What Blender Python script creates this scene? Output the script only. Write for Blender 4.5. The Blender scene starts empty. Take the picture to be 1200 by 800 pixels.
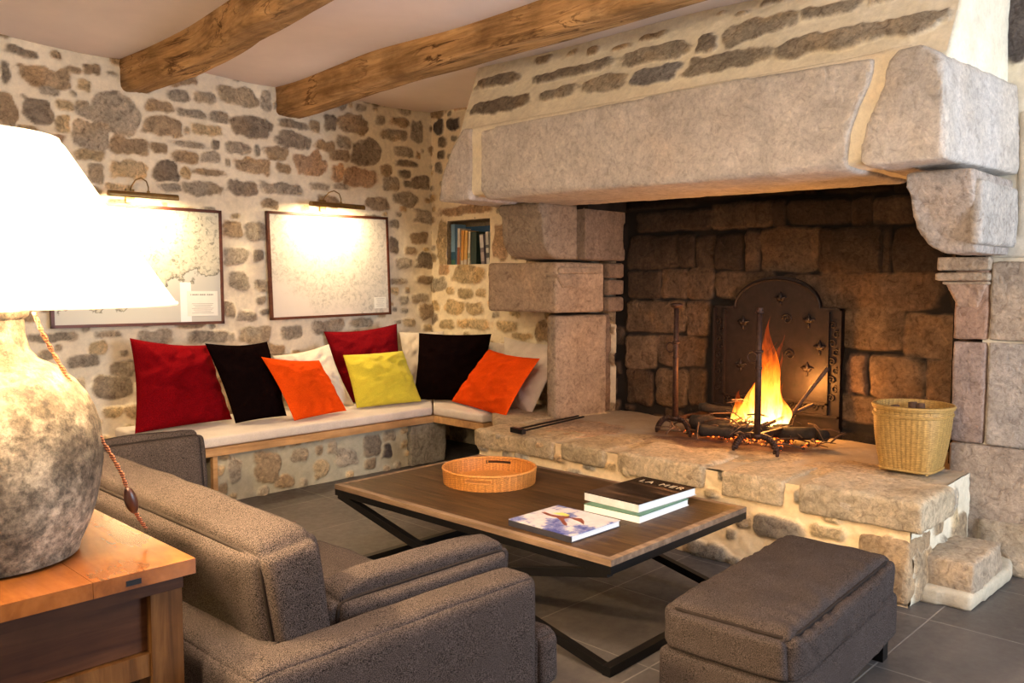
import bpy, bmesh, math, random
import numpy as np
from mathutils import Vector, Matrix
random.seed(7)
C = bpy.context.scene
col = C.collection

# ------------------------------------------------------------------ camera geometry (image taken as 1200 x 800)
F_PX = 995.8; CAM_H = 1.4
PITCH = math.atan(70 / F_PX)
YAW = math.atan(960 / (F_PX / math.cos(PITCH)))
FW = np.array([math.cos(YAW) * math.cos(PITCH), math.sin(YAW) * math.cos(PITCH), -math.sin(PITCH)])
RT = np.array([math.sin(YAW), -math.cos(YAW), 0.0]); UP = np.cross(RT, FW)
O = np.array([0, 0, CAM_H])
def ray(x, y): return FW + RT * (x - 600) / F_PX - UP * (y - 400) / F_PX
def onz(x, y, z): d = ray(x, y); return O + d * ((z - CAM_H) / d[2])
def onx(x, y, X): d = ray(x, y); return O + d * (X / d[0])
def ony(x, y, Y): d = ray(x, y); return O + d * (Y / d[1])
def onplane(x, y, p, n): d = ray(x, y); return O + d * (np.dot(np.array(p) - O, n) / np.dot(d, n))

WY = 5.80      # picture wall
WX = 5.00      # fireplace wall
CEIL = 2.87
HZ = 0.467     # hearth top
SEAT = 0.437

# ------------------------------------------------------------------ noise
_rng = np.random.RandomState(3)
_lat = _rng.rand(64, 64, 64).astype(np.float32)
def noise3(p):
    p = np.asarray(p, dtype=np.float64); i = np.floor(p).astype(int); f = p - i; f = f * f * (3 - 2 * f); i &= 63; j = (i + 1) & 63
    x0, y0, z0 = i[..., 0], i[..., 1], i[..., 2]; x1, y1, z1 = j[..., 0], j[..., 1], j[..., 2]
    fx, fy, fz = f[..., 0], f[..., 1], f[..., 2]
    def L(a, b, t): return a + (b - a) * t
    return L(L(L(_lat[x0, y0, z0], _lat[x1, y0, z0], fx), L(_lat[x0, y1, z0], _lat[x1, y1, z0], fx), fy),
             L(L(_lat[x0, y0, z1], _lat[x1, y0, z1], fx), L(_lat[x0, y1, z1], _lat[x1, y1, z1], fx), fy), fz) * 2 - 1
def fbm(p, o=4):
    p = np.asarray(p, dtype=np.float64); s = 0; a = 1; t = 0
    for k in range(o):
        s = s + a * noise3(p + 17.3 * k); t += a; p = p * 2.03; a *= .5
    return s / t
def sstep(a, b, x):
    t = np.clip((x - a) / (b - a), 0, 1); return t * t * (3 - 2 * t)

# ------------------------------------------------------------------ materials
MATS = {}
class NT:
    def __init__(s, name):
        s.m = bpy.data.materials.new(name); s.m.use_nodes = True; s.t = s.m.node_tree; s.n = s.t.nodes
        s.b = s.n['Principled BSDF']; s.out = s.n['Material Output']
    def new(s, ty, **kw):
        nd = s.n.new(ty)
        for k, v in kw.items():
            if k.startswith('i_'):
                nd.inputs[k[2:].replace('_', ' ')].default_value = v
            else: setattr(nd, k, v)
        return nd
    def link(s, a, b): s.t.links.new(a, b)
    def coord(s, scale=(1, 1, 1), kind='Object'):
        tc = s.new('ShaderNodeTexCoord'); mp = s.new('ShaderNodeMapping'); mp.inputs['Scale'].default_value = scale
        s.link(tc.outputs[kind], mp.inputs['Vector']); return mp.outputs['Vector']
    def noise(s, vec, scale, detail=5, rough=.6, dist=0):
        nd = s.new('ShaderNodeTexNoise'); nd.inputs['Scale'].default_value = scale; nd.inputs['Detail'].default_value = detail
        nd.inputs['Roughness'].default_value = rough; nd.inputs['Distortion'].default_value = dist
        s.link(vec, nd.inputs['Vector']); return nd.outputs['Fac']
    def ramp(s, fac, stops):
        nd = s.new('ShaderNodeValToRGB'); e = nd.color_ramp.elements
        while len(e) < len(stops): e.new(.5)
        for k, (p, c) in enumerate(stops):
            e[k].position = p; e[k].color = (*c, 1) if len(c) == 3 else c
        s.link(fac, nd.inputs['Fac']); return nd.outputs['Color']
    def mul(s, a, b, f=1.0, mode='MULTIPLY'):
        nd = s.new('ShaderNodeMix', data_type='RGBA', blend_type=mode); nd.inputs[0].default_value = f if isinstance(f, float) else 1
        if not isinstance(f, float): s.link(f, nd.inputs[0])
        for v, k in ((a, 6), (b, 7)):
            if isinstance(v, tuple): nd.inputs[k].default_value = (*v, 1)
            else: s.link(v, nd.inputs[k])
        return nd.outputs[2]
    def bump(s, h, strength=.4, dist=.01, prev=None):
        nd = s.new('ShaderNodeBump'); nd.inputs['Strength'].default_value = strength; nd.inputs['Distance'].default_value = dist
        s.link(h, nd.inputs['Height'])
        if prev is not None: s.link(prev, nd.inputs['Normal'])
        s.link(nd.outputs['Normal'], s.b.inputs['Normal']); return nd.outputs['Normal']
    def base(s, c):
        if isinstance(c, tuple): s.b.inputs['Base Color'].default_value = (*c, 1)
        else: s.link(c, s.b.inputs['Base Color'])
    def set(s, rough=.7, metal=0, spec=.5, sheen=0):
        s.b.inputs['Roughness'].default_value = rough; s.b.inputs['Metallic'].default_value = metal
        s.b.inputs['Specular IOR Level'].default_value = spec
        if sheen: s.b.inputs['Sheen Weight'].default_value = sheen; s.b.inputs['Sheen Roughness'].default_value = .5
        return s

def m_simple(name, c, rough=.6, metal=0, var=.15, scale=20, bump=.1, spec=.5, sheen=0):
    n = NT(name); v = n.coord(); f = n.noise(v, scale)
    lo = tuple(x * (1 - var) for x in c); hi = tuple(min(1, x * (1 + var)) for x in c)
    n.base(n.ramp(f, [(.3, lo), (.7, hi)])); n.set(rough, metal, spec, sheen)
    if bump: n.bump(f, bump, .003)
    MATS[name] = n.m; return n.m
def m_stone(name='stone', rough=.85):
    """tint comes from the Col attribute; its alpha tells stone (1) from mortar (0) and sets how coarse the grain is"""
    n = NT(name); a = n.new('ShaderNodeVertexColor'); a.layer_name = 'Col'; v = n.coord(); al = a.outputs['Alpha']
    f1 = n.noise(v, 7, 9, .68); f2 = n.noise(v, 48, 8, .72, .4); f3 = n.noise(v, 200, 3, .6); f4 = n.noise(v, 19, 7, .7, 1.2)
    c = a.outputs['Color']
    s1 = n.mul(c, n.ramp(f1, [(.33, (.84,) * 3), (.67, (1.14, 1.13, 1.11))]))
    s2 = n.mul(s1, n.ramp(f4, [(.36, (.58, .54, .52)), (.47, (.92, .91, .90)), (.58, (1.04, 1.04, 1.03)), (.72, (1.38, 1.34, 1.24))]))
    s3 = n.mul(s2, n.ramp(f2, [(.36, (.74, .72, .71)), (.5, (1, 1, 1)), (.66, (1.22, 1.2, 1.16))]))
    m1 = n.mul(c, n.ramp(f1, [(.3, (.90, .88, .84)), (.7, (1.08, 1.08, 1.08))])); m1 = n.mul(m1, n.ramp(f2, [(.36, (.93,) * 3), (.66, (1.05,) * 3)]))
    n.base(n.mul(m1, s3, al, 'MIX')); n.set(rough, 0, .22)
    am = n.new('ShaderNodeMath', operation='MULTIPLY_ADD'); n.link(al, am.inputs[0]); am.inputs[1].default_value = .75; am.inputs[2].default_value = .18
    hs = n.new('ShaderNodeMath', operation='ADD'); n.link(f4, hs.inputs[0]); n.link(f2, hs.inputs[1])
    b1 = n.new('ShaderNodeBump'); b1.inputs['Distance'].default_value = .022; n.link(am.outputs[0], b1.inputs['Strength']); n.link(hs.outputs[0], b1.inputs['Height'])
    b2 = n.new('ShaderNodeBump'); b2.inputs['Distance'].default_value = .003; b2.inputs['Strength'].default_value = .35; n.link(f3, b2.inputs['Height']); n.link(b1.outputs[0], b2.inputs['Normal']); n.link(b2.outputs[0], n.b.inputs['Normal'])
    MATS[name] = n.m; return n.m
def m_fabric(name, c, c2, weave=900, rough=.95, sheen=.2, bump=.5, spec=.1, rr=(.36, .62)):
    n = NT(name); v = n.coord(); f = n.noise(v, 5, 4)
    w1 = n.new('ShaderNodeTexWave', wave_type='BANDS', bands_direction='DIAGONAL'); w1.inputs['Scale'].default_value = weave / 10; w1.inputs['Distortion'].default_value = 2; w1.inputs['Detail'].default_value = 2
    n.link(v, w1.inputs['Vector'])
    g = n.noise(v, weave * .35, 2, .8)
    c0 = n.ramp(g, [(rr[0], c), (rr[1], c2)])
    c0 = n.mul(c0, n.ramp(f, [(.3, (.88,) * 3), (.7, (1.1,) * 3)]))
    n.base(c0); n.set(rough, 0, spec, sheen)
    n.bump(g, bump, .002)
    MATS[name] = n.m; return n.m
def m_wood(name, c1, c2, c3, axis=0, rough=.5, spec=.4, sc=1.0, bump=.25, detail=18):
    n = NT(name); s = [detail, detail, detail]; s[axis] = 1.3
    v = n.coord(tuple(x * sc for x in s)); f = n.noise(v, 1.6, 8, .62, .6); v2 = n.coord((3, 3, 3)); g = n.noise(v2, 1.2, 5, .6)
    c = n.ramp(f, [(.28, c1), (.5, c2), (.72, c3)])
    c = n.mul(c, n.ramp(g, [(.3, (.62, .58, .55)), (.65, (1.15, 1.12, 1.1))]))
    n.base(c); n.set(rough, 0, spec); n.bump(f, bump, .004)
    MATS[name] = n.m; return n.m
def m_emit(name, c, s):
    n = NT(name); e = n.new('ShaderNodeEmission'); e.inputs['Color'].default_value = (*c, 1); e.inputs['Strength'].default_value = s
    n.link(e.outputs[0], n.out.inputs['Surface']); MATS[name] = n.m; return n.m

STONE = m_stone()
SOFA = m_fabric('sofa_tweed', (.006, .0045, .004), (.115, .088, .076), 1500, bump=.5, sheen=0, spec=.03, rr=(.42, .62))
PIPE = m_simple('piping_cloth', (.022, .016, .013), .95, spec=.1)
CREAM = m_fabric('cream_cotton', (.62, .53, .42), (.74, .65, .54), 700, bump=.25)
PALE = m_fabric('pale_linen', (.60, .52, .43), (.72, .64, .55), 700, bump=.25)
RED = m_fabric('crimson_velvet', (.115, .0015, .003), (.20, .003, .006), 500, bump=.15, sheen=0, spec=.02)
DRED = m_fabric('dark_red_velvet', (.10, .002, .004), (.17, .004, .007), 500, bump=.15, sheen=0, spec=.02)
BLACK = m_fabric('black_brown_velvet', (.003, .0015, .0015), (.008, .0035, .003), 500, bump=.15, sheen=0, spec=.0)
ORANGE = m_fabric('orange_cotton', (.62, .052, .003), (.78, .080, .005), 500, bump=.2, sheen=0, spec=.03)
YEL = m_fabric('lime_yellow_cotton', (.56, .46, .035), (.70, .58, .05), 500, bump=.25, sheen=.1)
BENCHW = m_wood('bench_oak', (.36, .19, .07), (.52, .30, .12), (.62, .39, .18), 0)
IRON = m_simple('black_iron', (.010, .009, .009), .45, .6, bump=.05)
RUST = m_simple('rusty_iron', (.055, .026, .017), .6, .6, .5, 40, .4)
CAST = m_simple('cast_iron_plate', (.018, .010, .008), .55, .45, .4, 25, .3)
BRASS = m_simple('aged_brass', (.30, .19, .07), .35, .9, .2, 30, .05)
FRAMEW = m_wood('mahogany_frame', (.06, .018, .008), (.10, .03, .014), (.14, .045, .02), 0, .4)
PAPERW = m_simple('page_block', (.80, .80, .76), .8, var=.05, scale=200, bump=.05)
WICK = NT('rattan')
v = WICK.coord((1, 1, 1)); g = WICK.noise(v, 130, 2, .7); wa = WICK.new('ShaderNodeVertexColor'); wa.layer_name = 'Col'; WICK.base(WICK.mul(wa.outputs['Color'], WICK.ramp(g, [(.35, (.7,) * 3), (.65, (1.2,) * 3)]))); WICK.set(.5, 0, .4); WICK.bump(g, .6, .003); WICK = WICK.m
BAMB = NT('bamboo_weave')
v = BAMB.coord((1, 1, 1)); g = BAMB.noise(v, 60, 3, .7); ba = BAMB.new('ShaderNodeVertexColor'); ba.layer_name = 'Col'; BAMB.base(BAMB.mul(ba.outputs['Color'], BAMB.ramp(g, [(.35, (.75,) * 3), (.65, (1.15,) * 3)]))); BAMB.set(.55, 0, .3); BAMB.bump(g, .3, .003); BAMB = BAMB.m
def m_table():
    n = NT('table_oak'); v = n.coord((20, 1.6, 20)); f = n.noise(v, 1.8, 9, .7, .8)
    v2 = n.coord((26, 26, 26)); w = n.new('ShaderNodeTexWave', wave_type='BANDS', bands_direction='DIAGONAL'); w.inputs['Scale'].default_value = .9; w.inputs['Distortion'].default_value = 7; w.inputs['Detail'].default_value = 4; n.link(v2, w.inputs['Vector'])
    g = n.noise(n.coord((1, 1, 1)), 3.2, 6, .6)
    c = n.ramp(f, [(.3, (.021, .009, .003)), (.5, (.055, .026, .008)), (.7, (.12, .062, .021))])
    c = n.mul(c, n.ramp(w.outputs['Fac'], [(.2, (.82,) * 3), (.8, (1.12,) * 3)]), .6)
    c = n.mul(c, n.ramp(g, [(.3, (.7,) * 3), (.7, (1.25,) * 3)]))
    n.base(c); n.set(.5, 0, .3); n.bump(f, .35, .003); return n.m
TABLE = m_table()
EDGE = m_wood('table_edge_wood', (.11, .07, .045), (.20, .13, .08), (.32, .22, .14), 1, .6)
CONSOLE = m_wood('varnished_walnut', (.11, .034, .008), (.24, .083, .018), (.36, .14, .034), 1, .16, .5, .6, .08, 9)
CONSD = m_wood('dark_walnut', (.030, .011, .005), (.058, .022, .009), (.09, .037, .015), 0, .5, .15, 1, .12)
CONSL = m_wood('worn_leg_wood', (.042, .016, .004), (.105, .045, .012), (.18, .088, .027), 2, .6, .15, 1, .2)
def m_beam():
    n = NT('old_oak_beam'); f = n.noise(n.coord((16, 1.1, 16)), 1.3, 9, .68, .5); g = n.noise(n.coord((1, .6, 1)), 3.2, 6, .6); h = n.noise(n.coord((34, 1.6, 34)), 1.0, 8, .7, .3); k = n.noise(n.coord((5, .9, 5)), 1.5, 8, .6, .8)
    c = n.ramp(f, [(.3, (.26, .145, .055)), (.5, (.50, .30, .13)), (.7, (.66, .44, .22))]); c = n.mul(c, n.ramp(g, [(.34, (.50, .46, .42)), (.5, (.95, .93, .9)), (.68, (1.2, 1.18, 1.12))]))
    c = n.mul(c, n.ramp(k, [(.47, (1, 1, 1)), (.495, (.22, .17, .13)), (.505, (.22, .17, .13)), (.53, (1, 1, 1))]), n.ramp(g, [(.40, (0, 0, 0)), (.62, (1, 1, 1))]))
    c = n.mul(c, n.ramp(h, [(.35, (.75,) * 3), (.65, (1.12,) * 3)])); n.base(c); n.set(.75, 0, .2); n.bump(f, .7, .012); return n.m
BEAM = m_beam()
CHAR = m_simple('charred_wood', (.020, .014, .011), .9, 0, .6, 30, .6)
TWIG = m_simple('dry_twig', (.095, .050, .028), .85, 0, .4, 40, .3)

# ------------------------------------------------------------------ object helpers
def link(name, me, mat=None, parent=None, smooth=True):
    o = bpy.data.objects.new(name, me); col.objects.link(o)
    if mat: me.materials.append(mat)
    if smooth and len(me.polygons): me.polygons.foreach_set('use_smooth', [True] * len(me.polygons))
    if parent is not None: o.parent = parent
    return o
def fin(name, bm, mat=None, parent=None, smooth=False, bevel=0, seg=2):
    if bevel:
        bmesh.ops.bevel(bm, geom=[e for e in bm.edges if e.calc_face_angle(0) > .5], offset=bevel, segments=seg, profile=.6, affect='EDGES')
    bmesh.ops.recalc_face_normals(bm, faces=bm.faces)
    me = bpy.data.meshes.new(name); bm.to_mesh(me); bm.free()
    o = link(name, me, mat, parent, smooth)
    return o
def autosmooth(o, ang=40):
    me = o.data; a = math.radians(ang)
    bm = bmesh.new(); bm.from_mesh(me)
    for e in bm.edges: e.smooth = e.calc_face_angle(0) < a
    for f in bm.faces: f.smooth = True
    bm.to_mesh(me); bm.free(); return o
def empty(name, loc, rz=0):
    o = bpy.data.objects.new(name, None); col.objects.link(o); o.location = loc; o.rotation_euler = (0, 0, rz); o.empty_display_size = .1; return o
def tag(o, label=None, cat=None, group=None, kind=None):
    if label: o['label'] = label
    if cat: o['category'] = cat
    if group: o['group'] = group
    if kind: o['kind'] = kind
    return o
def box(bm, x0, x1, y0, y1, z0, z1, M=None):
    vs = [bm.verts.new(Vector(p)) for p in ((x0, y0, z0), (x1, y0, z0), (x1, y1, z0), (x0, y1, z0), (x0, y0, z1), (x1, y0, z1), (x1, y1, z1), (x0, y1, z1))]
    for f in ((0, 3, 2, 1), (4, 5, 6, 7), (0, 1, 5, 4), (1, 2, 6, 5), (2, 3, 7, 6), (3, 0, 4, 7)): bm.faces.new([vs[k] for k in f])
    if M is not None:
        for v in vs: v.co = M @ v.co
    return vs
def nbm(): return bmesh.new()
def boxo(name, dims, mat, parent=None, bevel=.004, M=None, seg=2, smooth=False):
    bm = nbm(); box(bm, *dims, M=M); o = fin(name, bm, mat, parent, False, bevel, seg)
    return autosmooth(o) if smooth else o
def prism(bm, pts, axis_vec):
    a = Vector(axis_vec); n = len(pts)
    A = [bm.verts.new(Vector(p)) for p in pts]; B = [bm.verts.new(Vector(p) + a) for p in pts]
    bm.faces.new(A); bm.faces.new(B[::-1])
    for k in range(n): bm.faces.new([A[k], B[k], B[(k + 1) % n], A[(k + 1) % n]])
def tube(bm, pts, r, n=8, closed=False, rfun=None, cap=True):
    pts = [Vector(p) for p in pts]; N = len(pts); rings = []
    up = Vector((0, 0, 1)); prev = None
    for i, p in enumerate(pts):
        a = pts[(i - 1) % N] if (closed or i > 0) else p; b = pts[(i + 1) % N] if (closed or i < N - 1) else p
        t = (b - a).normalized()
        if prev is None:
            x = t.cross(up); x = t.cross(Vector((1, 0, 0))) if x.length < .1 else x
        else: x = prev - t * prev.dot(t)
        x.normalize(); prev = x; y = t.cross(x); rr = rfun(i / (N - 1)) if rfun else r
        rings.append([bm.verts.new(p + (x * math.cos(2 * math.pi * k / n) + y * math.sin(2 * math.pi * k / n)) * rr) for k in range(n)])
    for i in range(N if closed else N - 1):
        A, B = rings[i], rings[(i + 1) % N]
        for k in range(n): bm.faces.new([A[k], A[(k + 1) % n], B[(k + 1) % n], B[k]])
    if cap and not closed:
        bm.faces.new(rings[0][::-1]); bm.faces.new(rings[-1])
def lathe(bm, prof, n=48, c=(0, 0, 0), closed=False):
    rings = []
    for r, z in prof:
        rings.append([bm.verts.new((c[0] + r * math.cos(2 * math.pi * k / n), c[1] + r * math.sin(2 * math.pi * k / n), c[2] + z)) for k in range(n)])
    for i in range(len(rings) - (0 if closed else 1)):
        A, B = rings[i], rings[(i + 1) % len(rings)]
        for k in range(n): bm.faces.new([A[k], A[(k + 1) % n], B[(k + 1) % n], B[k]])
    if not closed:
        if prof[0][0] > 1e-5: bm.faces.new(rings[0][::-1])
        if prof[-1][0] > 1e-5: bm.faces.new(rings[-1])
def bar(bm, p, q, w, h=None, up=(0, 0, 1)):
    p, q = Vector(p), Vector(q); h = h or w; t = (q - p).normalized(); u = Vector(up); x = t.cross(u)
    if x.length < .05: x = t.cross(Vector((1, 0, 0)))
    x.normalize(); y = x.cross(t)
    vs = []
    for P in (p, q):
        for a, b in ((-1, -1), (1, -1), (1, 1), (-1, 1)): vs.append(bm.verts.new(P + x * a * w / 2 + y * b * h / 2))
    for f in ((3, 2, 1, 0), (4, 5, 6, 7), (0, 1, 5, 4), (1, 2, 6, 5), (2, 3, 7, 6), (3, 0, 4, 7)): bm.faces.new([vs[k] for k in f])

def setcol(me, cols, alpha=1.0):
    ca = me.color_attributes.new('Col', 'FLOAT_COLOR', 'POINT')
    a = np.ones((len(me.vertices), 4), dtype=np.float32); a[:, :3] = cols; a[:, 3] = alpha; ca.data.foreach_set('color', a.ravel())

def rockify(name, bm, c, parent=None, voxel=.02, amp=.008, freq=9, smooth=2, var=.25, seed=0, mat=None, patch=None, colf=None, al=None):
    """worn stone: remesh a blocky mesh and push its surface in and out"""
    bmesh.ops.recalc_face_normals(bm, faces=bm.faces)
    me = bpy.data.meshes.new('tmp'); bm.to_mesh(me); bm.free()
    o = bpy.data.objects.new('tmp', me); col.objects.link(o)
    r = o.modifiers.new('r', 'REMESH'); r.mode = 'VOXEL'; r.voxel_size = voxel
    s = o.modifiers.new('s', 'SMOOTH'); s.iterations = smooth; s.factor = .5
    dg = bpy.context.evaluated_depsgraph_get(); ev = o.evaluated_get(dg)
    m2 = bpy.data.meshes.new_from_object(ev); bpy.data.objects.remove(o); bpy.data.meshes.remove(me)
    m2.name = name; n = len(m2.vertices)
    co = np.empty(n * 3); m2.vertices.foreach_get('co', co); co = co.reshape(-1, 3)
    no = np.empty(n * 3); m2.vertex_normals.foreach_get('vector', no) if hasattr(m2, 'vertex_normals') else None; no = no.reshape(-1, 3)
    d = amp * (fbm(co * freq + seed * 3.1, 4) + .35 * fbm(co * freq * 5 + seed, 3))
    co += no * d[:, None]; m2.vertices.foreach_set('co', co.ravel()); m2.update()
    t = 1 + var * fbm(co * 6 + seed * 1.7, 4) + var * .4 * fbm(co * 30, 2)
    cc = np.array(c)[None, :] * t[:, None]
    w = sstep(.05, .6, fbm(co * 4 + 50 + seed, 3))[:, None] * .35
    cc = cc * (1 - w) + (cc * np.array([1.12, .98, .82])) * w
    if patch is not None: cc = patch(co, cc)
    if colf is not None: cc = colf(co, cc)
    setcol(m2, np.clip(cc, 0, 1), al if al is not None else (.12 if 'mortar' in name else .55 if 'lintel' in name else .8))
    m2.materials.clear()
    return link(name, m2, mat or STONE, parent)

# ------------------------------------------------------------------ rubble masonry as relief in the wall surface
PAL = dict(g=(.50, .43, .325), b=(.50, .37, .23), t=(.66, .51, .30), d=(.33, .27, .20), l=(.55, .50, .42), o=(.56, .38, .235), D=(.13, .11, .10),
           G=(.36, .335, .31), w=(.5, .45, .39), r=(.30, .19, .13), k=(.035, .027, .022), s=(.11, .074, .050), S=(.18, .118, .075), z=(.26, .175, .108))
def relief(name, org, U, V, W, H, res, stones, fill=None, mortar=(.72, .64, .50), parent=None, seed=0, relief_h=.014, hole=None, soft=.007, warp=.26, jitter=.12, mortar_amp=.006, sq=3.2, edge=.30, colf=None, hf=None, stonevar=.28):
    U = np.array(U, float); V = np.array(V, float); N = np.cross(U, V); org = np.array(org, float)
    nu = int(W / res) + 1; nv = int(H / res) + 1
    uu, vv = np.meshgrid(np.linspace(0, W, nu), np.linspace(0, H, nv), indexing='ij')
    P2 = np.stack([uu, vv, np.full_like(uu, seed * 5.3)], -1)
    mask = np.zeros((nu, nv)); colr = np.ones((nu, nv, 3)) * np.array(mortar)
    mn = fbm(P2 * 5, 4); colr *= (1 + .10 * mn + .08 * fbm(P2 * 40, 2))[..., None]
    ht = mortar_amp * (fbm(P2 * 7 + 9, 4) + .4 * fbm(P2 * 40, 2))
    occ = np.zeros((nu, nv), bool)
    rs = random.Random(seed + 11)
    def stamp(s, grow=0.0, test=False):
        u, v, w, h, c = s[:5]; rot = s[5] if len(s) > 5 else 0
        hw, hh = max(w / 2, .008) + grow, max(h / 2, .008) + grow; R = max(hw, hh) * 1.35 + .01
        i0, i1 = max(0, int((u - R) / res)), min(nu, int((u + R) / res) + 2); j0, j1 = max(0, int((v - R) / res)), min(nv, int((v + R) / res) + 2)
        if i0 >= i1 or j0 >= j1: return None
        x = uu[i0:i1, j0:j1] - u; y = vv[i0:i1, j0:j1] - v
        cr, sr = math.cos(rot), math.sin(rot); x, y = x * cr + y * sr, -x * sr + y * cr
        return (slice(i0, i1), slice(j0, j1)), x, y, hw, hh
    def paint(s):
        nonlocal mask
        r = stamp(s)
        if r is None: return
        sl, x, y, hw, hh = r; p3 = P2[sl] + rs.random() * 40; m_ = min(hw, hh)
        wx = warp * m_ * fbm(p3 * (1.6 / (m_ + .03)) * .5, 3); wy = warp * m_ * fbm(p3 * (1.6 / (m_ + .03)) * .5 + 31, 3)
        x = (x + 2.2 * wx) / hw; y = (y + 2.2 * wy) / hh; p = sq + rs.uniform(-.5, .9)
        d = (np.abs(x) ** p + np.abs(y) ** p) ** (1 / p); dist = (d - 1) * m_ + edge * m_ * fbm(p3 * (5 / (m_ + .04)) * .35, 3)
        m = 1 - sstep(-soft, soft, dist)
        base = np.array(PAL[s[4]]) if isinstance(s[4], str) else np.array(s[4])
        base = base * (1 + rs.uniform(-jitter, jitter)); q = p3 * 11
        a, b = rs.uniform(-1, 1) * .35, rs.uniform(-1, 1) * .35
        cc = base * (1 + stonevar * fbm(q, 4) + .16 * fbm(q * 6, 2))[..., None]
        w = sstep(0, .5, fbm(q * .5 + 7, 3))[..., None] * .5; cc = cc * (1 - w) + cc * np.array([1.25, 1.05, .78]) * w
        hs = relief_h * (1 + .5 * rs.uniform(-1, 1)) * (1 - .35 * np.clip(d, 0, 1) ** 3) + relief_h * (.45 * fbm(q * .8 + 3, 4) + a * x + b * y) * .8
        cur = ht[sl]; ht[sl] = cur * (1 - m) + (cur * .3 + hs) * m
        colr[sl] = colr[sl] * (1 - m[..., None]) + cc * m[..., None]; mask[sl] = np.maximum(mask[sl], m)
    for s in stones:
        r = stamp(s, .010)
        if r is None: continue
        sl, x, y, hw, hh = r
        occ[sl] |= (np.abs(x / hw) ** 3 + np.abs(y / hh) ** 3) < 1
    allst = list(stones)
    if hole:
        for (a, b, c_, d_) in hole: occ[max(0, int(a / res) - 1):int(b / res) + 2, max(0, int(c_ / res) - 1):int(d_ / res) + 2] = True
    if fill:
        for (w0, w1, h0, h1, tries, pal) in fill['passes']:
            for _ in range(tries):
                u, v = rs.uniform(0, W), rs.uniform(0, H)
                reg = fill.get('region')
                if reg and not reg(u, v): continue
                i, j = min(nu - 1, int(u / res)), min(nv - 1, int(v / res))
                if occ[i, j]: continue
                s = (u, v, rs.uniform(w0, w1), rs.uniform(h0, h1), rs.choice(pal), rs.uniform(-.12, .12))
                r = stamp(s, .008)
                if r is None: continue
                sl, x, y, hw, hh = r; ins = (np.abs(x / hw) ** 3 + np.abs(y / hh) ** 3) < 1
                if (occ[sl] & ins).any(): continue
                occ[sl] |= ins; allst.append(s)
    for s in allst: paint(s)
    if hf is not None: ht = ht + hf(uu, vv)
    if colf is not None: colr = colf(uu, vv, colr)
    co = org + uu[..., None] * U + vv[..., None] * V + ht[..., None] * N
    idx = np.arange(nu * nv).reshape(nu, nv)
    q = np.stack([idx[:-1, :-1], idx[1:, :-1], idx[1:, 1:], idx[:-1, 1:]], -1)
    keep = np.ones(q.shape[:2], bool)
    if hole:
        for (a, b, c_, d_) in hole: keep[max(0, int(a / res)):int(b / res), max(0, int(c_ / res)):int(d_ / res)] = False
    q = q[keep].reshape(-1, 4)
    me = bpy.data.meshes.new(name); me.vertices.add(nu * nv); me.vertices.foreach_set('co', co.ravel())
    me.loops.add(q.size); me.loops.foreach_set('vertex_index', q.ravel().astype(np.int32))
    me.polygons.add(len(q)); me.polygons.foreach_set('loop_start', np.arange(0, q.size, 4, dtype=np.int32)); me.polygons.foreach_set('loop_total', np.full(len(q), 4, dtype=np.int32))
    me.update(calc_edges=True); setcol(me, np.clip(colr.reshape(-1, 3), 0, 1), mask.reshape(-1))
    return link(name, me, STONE, parent)

def traced(rows, off, sc, f, org, U, V, shrink=1.0):
    Nn = np.cross(U, V)
    """stones read off the photograph and put where they lie on their wall; f maps a pixel onto the wall"""
    out = []; org = np.array(org, float)
    for (x0, y0, x1, y1, c) in rows:
        X0, X1 = off[0] + x0 / sc, off[0] + x1 / sc; Y0, Y1 = off[1] + y0 / sc, off[1] + y1 / sc
        cx, cy = (X0 + X1) / 2, (Y0 + Y1) / 2
        vx = 1560 if f == 'y' else -438
        s = (330 - cy) / (vx - cx); hp = max((Y1 - Y0) * .55, (Y1 - Y0) - abs(s) * (X1 - X0) * .75)
        g = lambda x, y: onplane(x, y, org, Nn)
        l, r, t, b = g(X0, cy - s * (cx - X0)), g(X1, cy + s * (X1 - cx)), g(cx, cy - hp / 2), g(cx, cy + hp / 2)
        m = g(cx, cy) - org
        out.append((float(m @ U), float(m @ V), abs(float((r - l) @ U)) * shrink, abs(float((t - b) @ V)) * shrink, c))
    return out

EX, EY, EZ = np.array([1., 0, 0]), np.array([0, 1., 0]), np.array([0, 0, 1.])

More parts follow.
